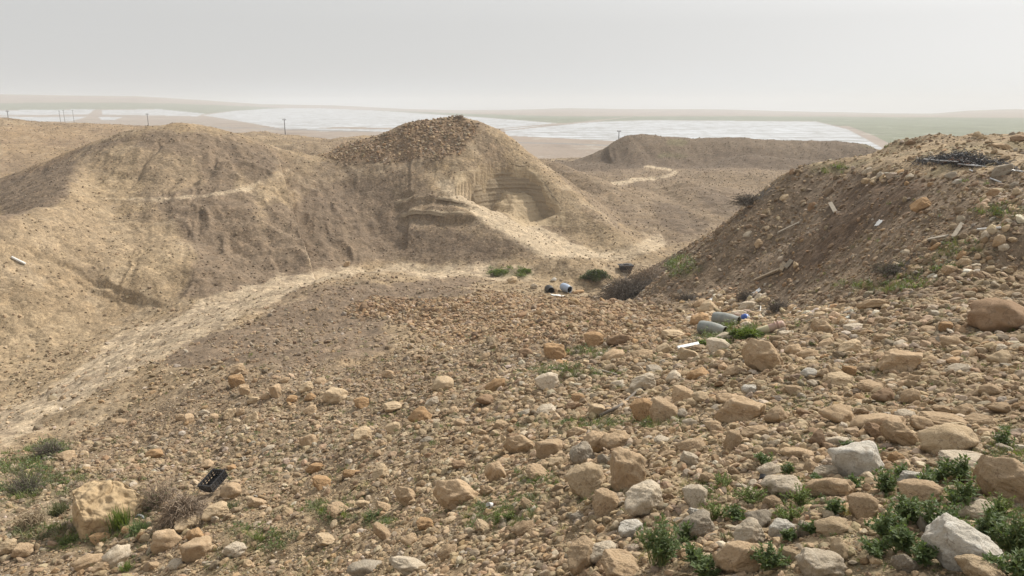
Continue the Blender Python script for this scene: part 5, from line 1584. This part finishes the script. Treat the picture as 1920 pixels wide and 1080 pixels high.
X1.append(cloud(30000, 78, 110, .003, .0055, .2, .5, M_gtop))
gx = np.concatenate([a[0] for a in X1]); gy = np.concatenate([a[1] for a in X1]); gs = np.concatenate([a[2] for a in X1])
keep = np.ones(len(gx), bool)
for ex, ey, er in EXCL:
    keep &= ((gx - ex) ** 2 + (gy - ey) ** 2) > (er * .8) ** 2
keep |= gs < .02
gx, gy, gs = gx[keep], gy[keep], gs[keep]
print('stones', len(gx))
A = finish(gx, gy, gs)
B_ = finish(*PL, k=.1)
B_ = B_[:4] + (np.clip(B_[4] * np.array([1.22, 1.25, 1.28]), 0, .62),)
A = tuple(np.concatenate([a_, b_]) for a_, b_ in zip(A, B_))
scatter('rubble', *A, HID, len(SMALL), 'loose limestone rubble and gravel strewn over the slopes')

def sprig_mesh(seed, mat, n, h, wd, leafy):
    rs = np.random.default_rng(seed); mb = MB()
    if leafy:
        c = np.stack([rs.normal(0, .35, n), rs.normal(0, .35, n), np.abs(rs.normal(0, .35, n))], -1)
        d = rs.normal(0, 1, (n, 3)); d[:, 2] = np.abs(d[:, 2]) + .3
        V, F = leaf_quads(c, d, rs.uniform(.25, .5, n), rs.uniform(.05, .09, n) * wd, rs=rs); mb.add(V, F)
    else:
        for k in range(n):
            az = rs.uniform(0, 2*math.pi); ln = rs.uniform(.1, .8)
            b0 = rs.normal(0, .25, 3) * np.array([1, 1, 0]); e = np.array([math.cos(az) * ln, math.sin(az) * ln, rs.uniform(.4, 1) * h])
            sd_ = np.array([-math.sin(az), math.cos(az), 0]) * .03 * wd
            mb.add([b0 - sd_, b0 + sd_, b0 + e * .6 + sd_ * .7, b0 + e * .6 - sd_ * .7, b0 + e], [(0, 1, 2, 3), (3, 2, 4)])
    me = bpy.data.meshes.new('sprig'); me.from_pydata(np.concatenate(mb.v).tolist(), [], mb.f); me.materials.append(mat)
    return me
HID2 = bpy.data.collections.new('sprigs')
for i, (mt, n, hh, wd, lf) in enumerate([(GRASS, 16, 1, 1.2, False), (DGRASS, 18, .8, 1.2, False), (DGRASS, 22, .5, 1.3, True), (LEAF, 22, .5, 1.2, True), (DGRASS, 14, 1.1, 1, False)]):
    HID2.objects.link(bpy.data.objects.new('sprig_%02d' % i, sprig_mesh(70 + i, mt, n, hh, wd, lf)))
n = 90000
r = np.exp(rng.uniform(math.log(1.9), math.log(75), n)); a = rng.uniform(-R(43), R(43), n)
x, y = r * np.sin(a), r * np.cos(a)
patch = sstep(.0, .5, fbm(x, y, .9, 4, 351, .6)) * sstep(26, 12, r) * .30 + .02 * (r < 30)
g_ = sample(M_green, x, y)
ok = rng.uniform(0, 1, n) < np.maximum(g_ * .75, patch)
x, y, r, g_ = x[ok], y[ok], r[ok], g_[ok]
n = len(x); s = np.clip(r * rng.uniform(.0035, .010, n), .012, .30) * (.7 + .6 * g_)
print('sprigs', n)
pos = np.stack([x, y, H(x, y) + s * .1], -1)
rot = np.stack([rng.normal(0, .2, n), rng.normal(0, .2, n), rng.uniform(0, 6.28, n)], -1)
scatter('grass', pos, rot, s[:, None] * np.ones((1, 3)), rng.integers(0, 5, n), np.ones((n, 3)), HID2, 5, 'sparse low grass and weeds growing between the stones')
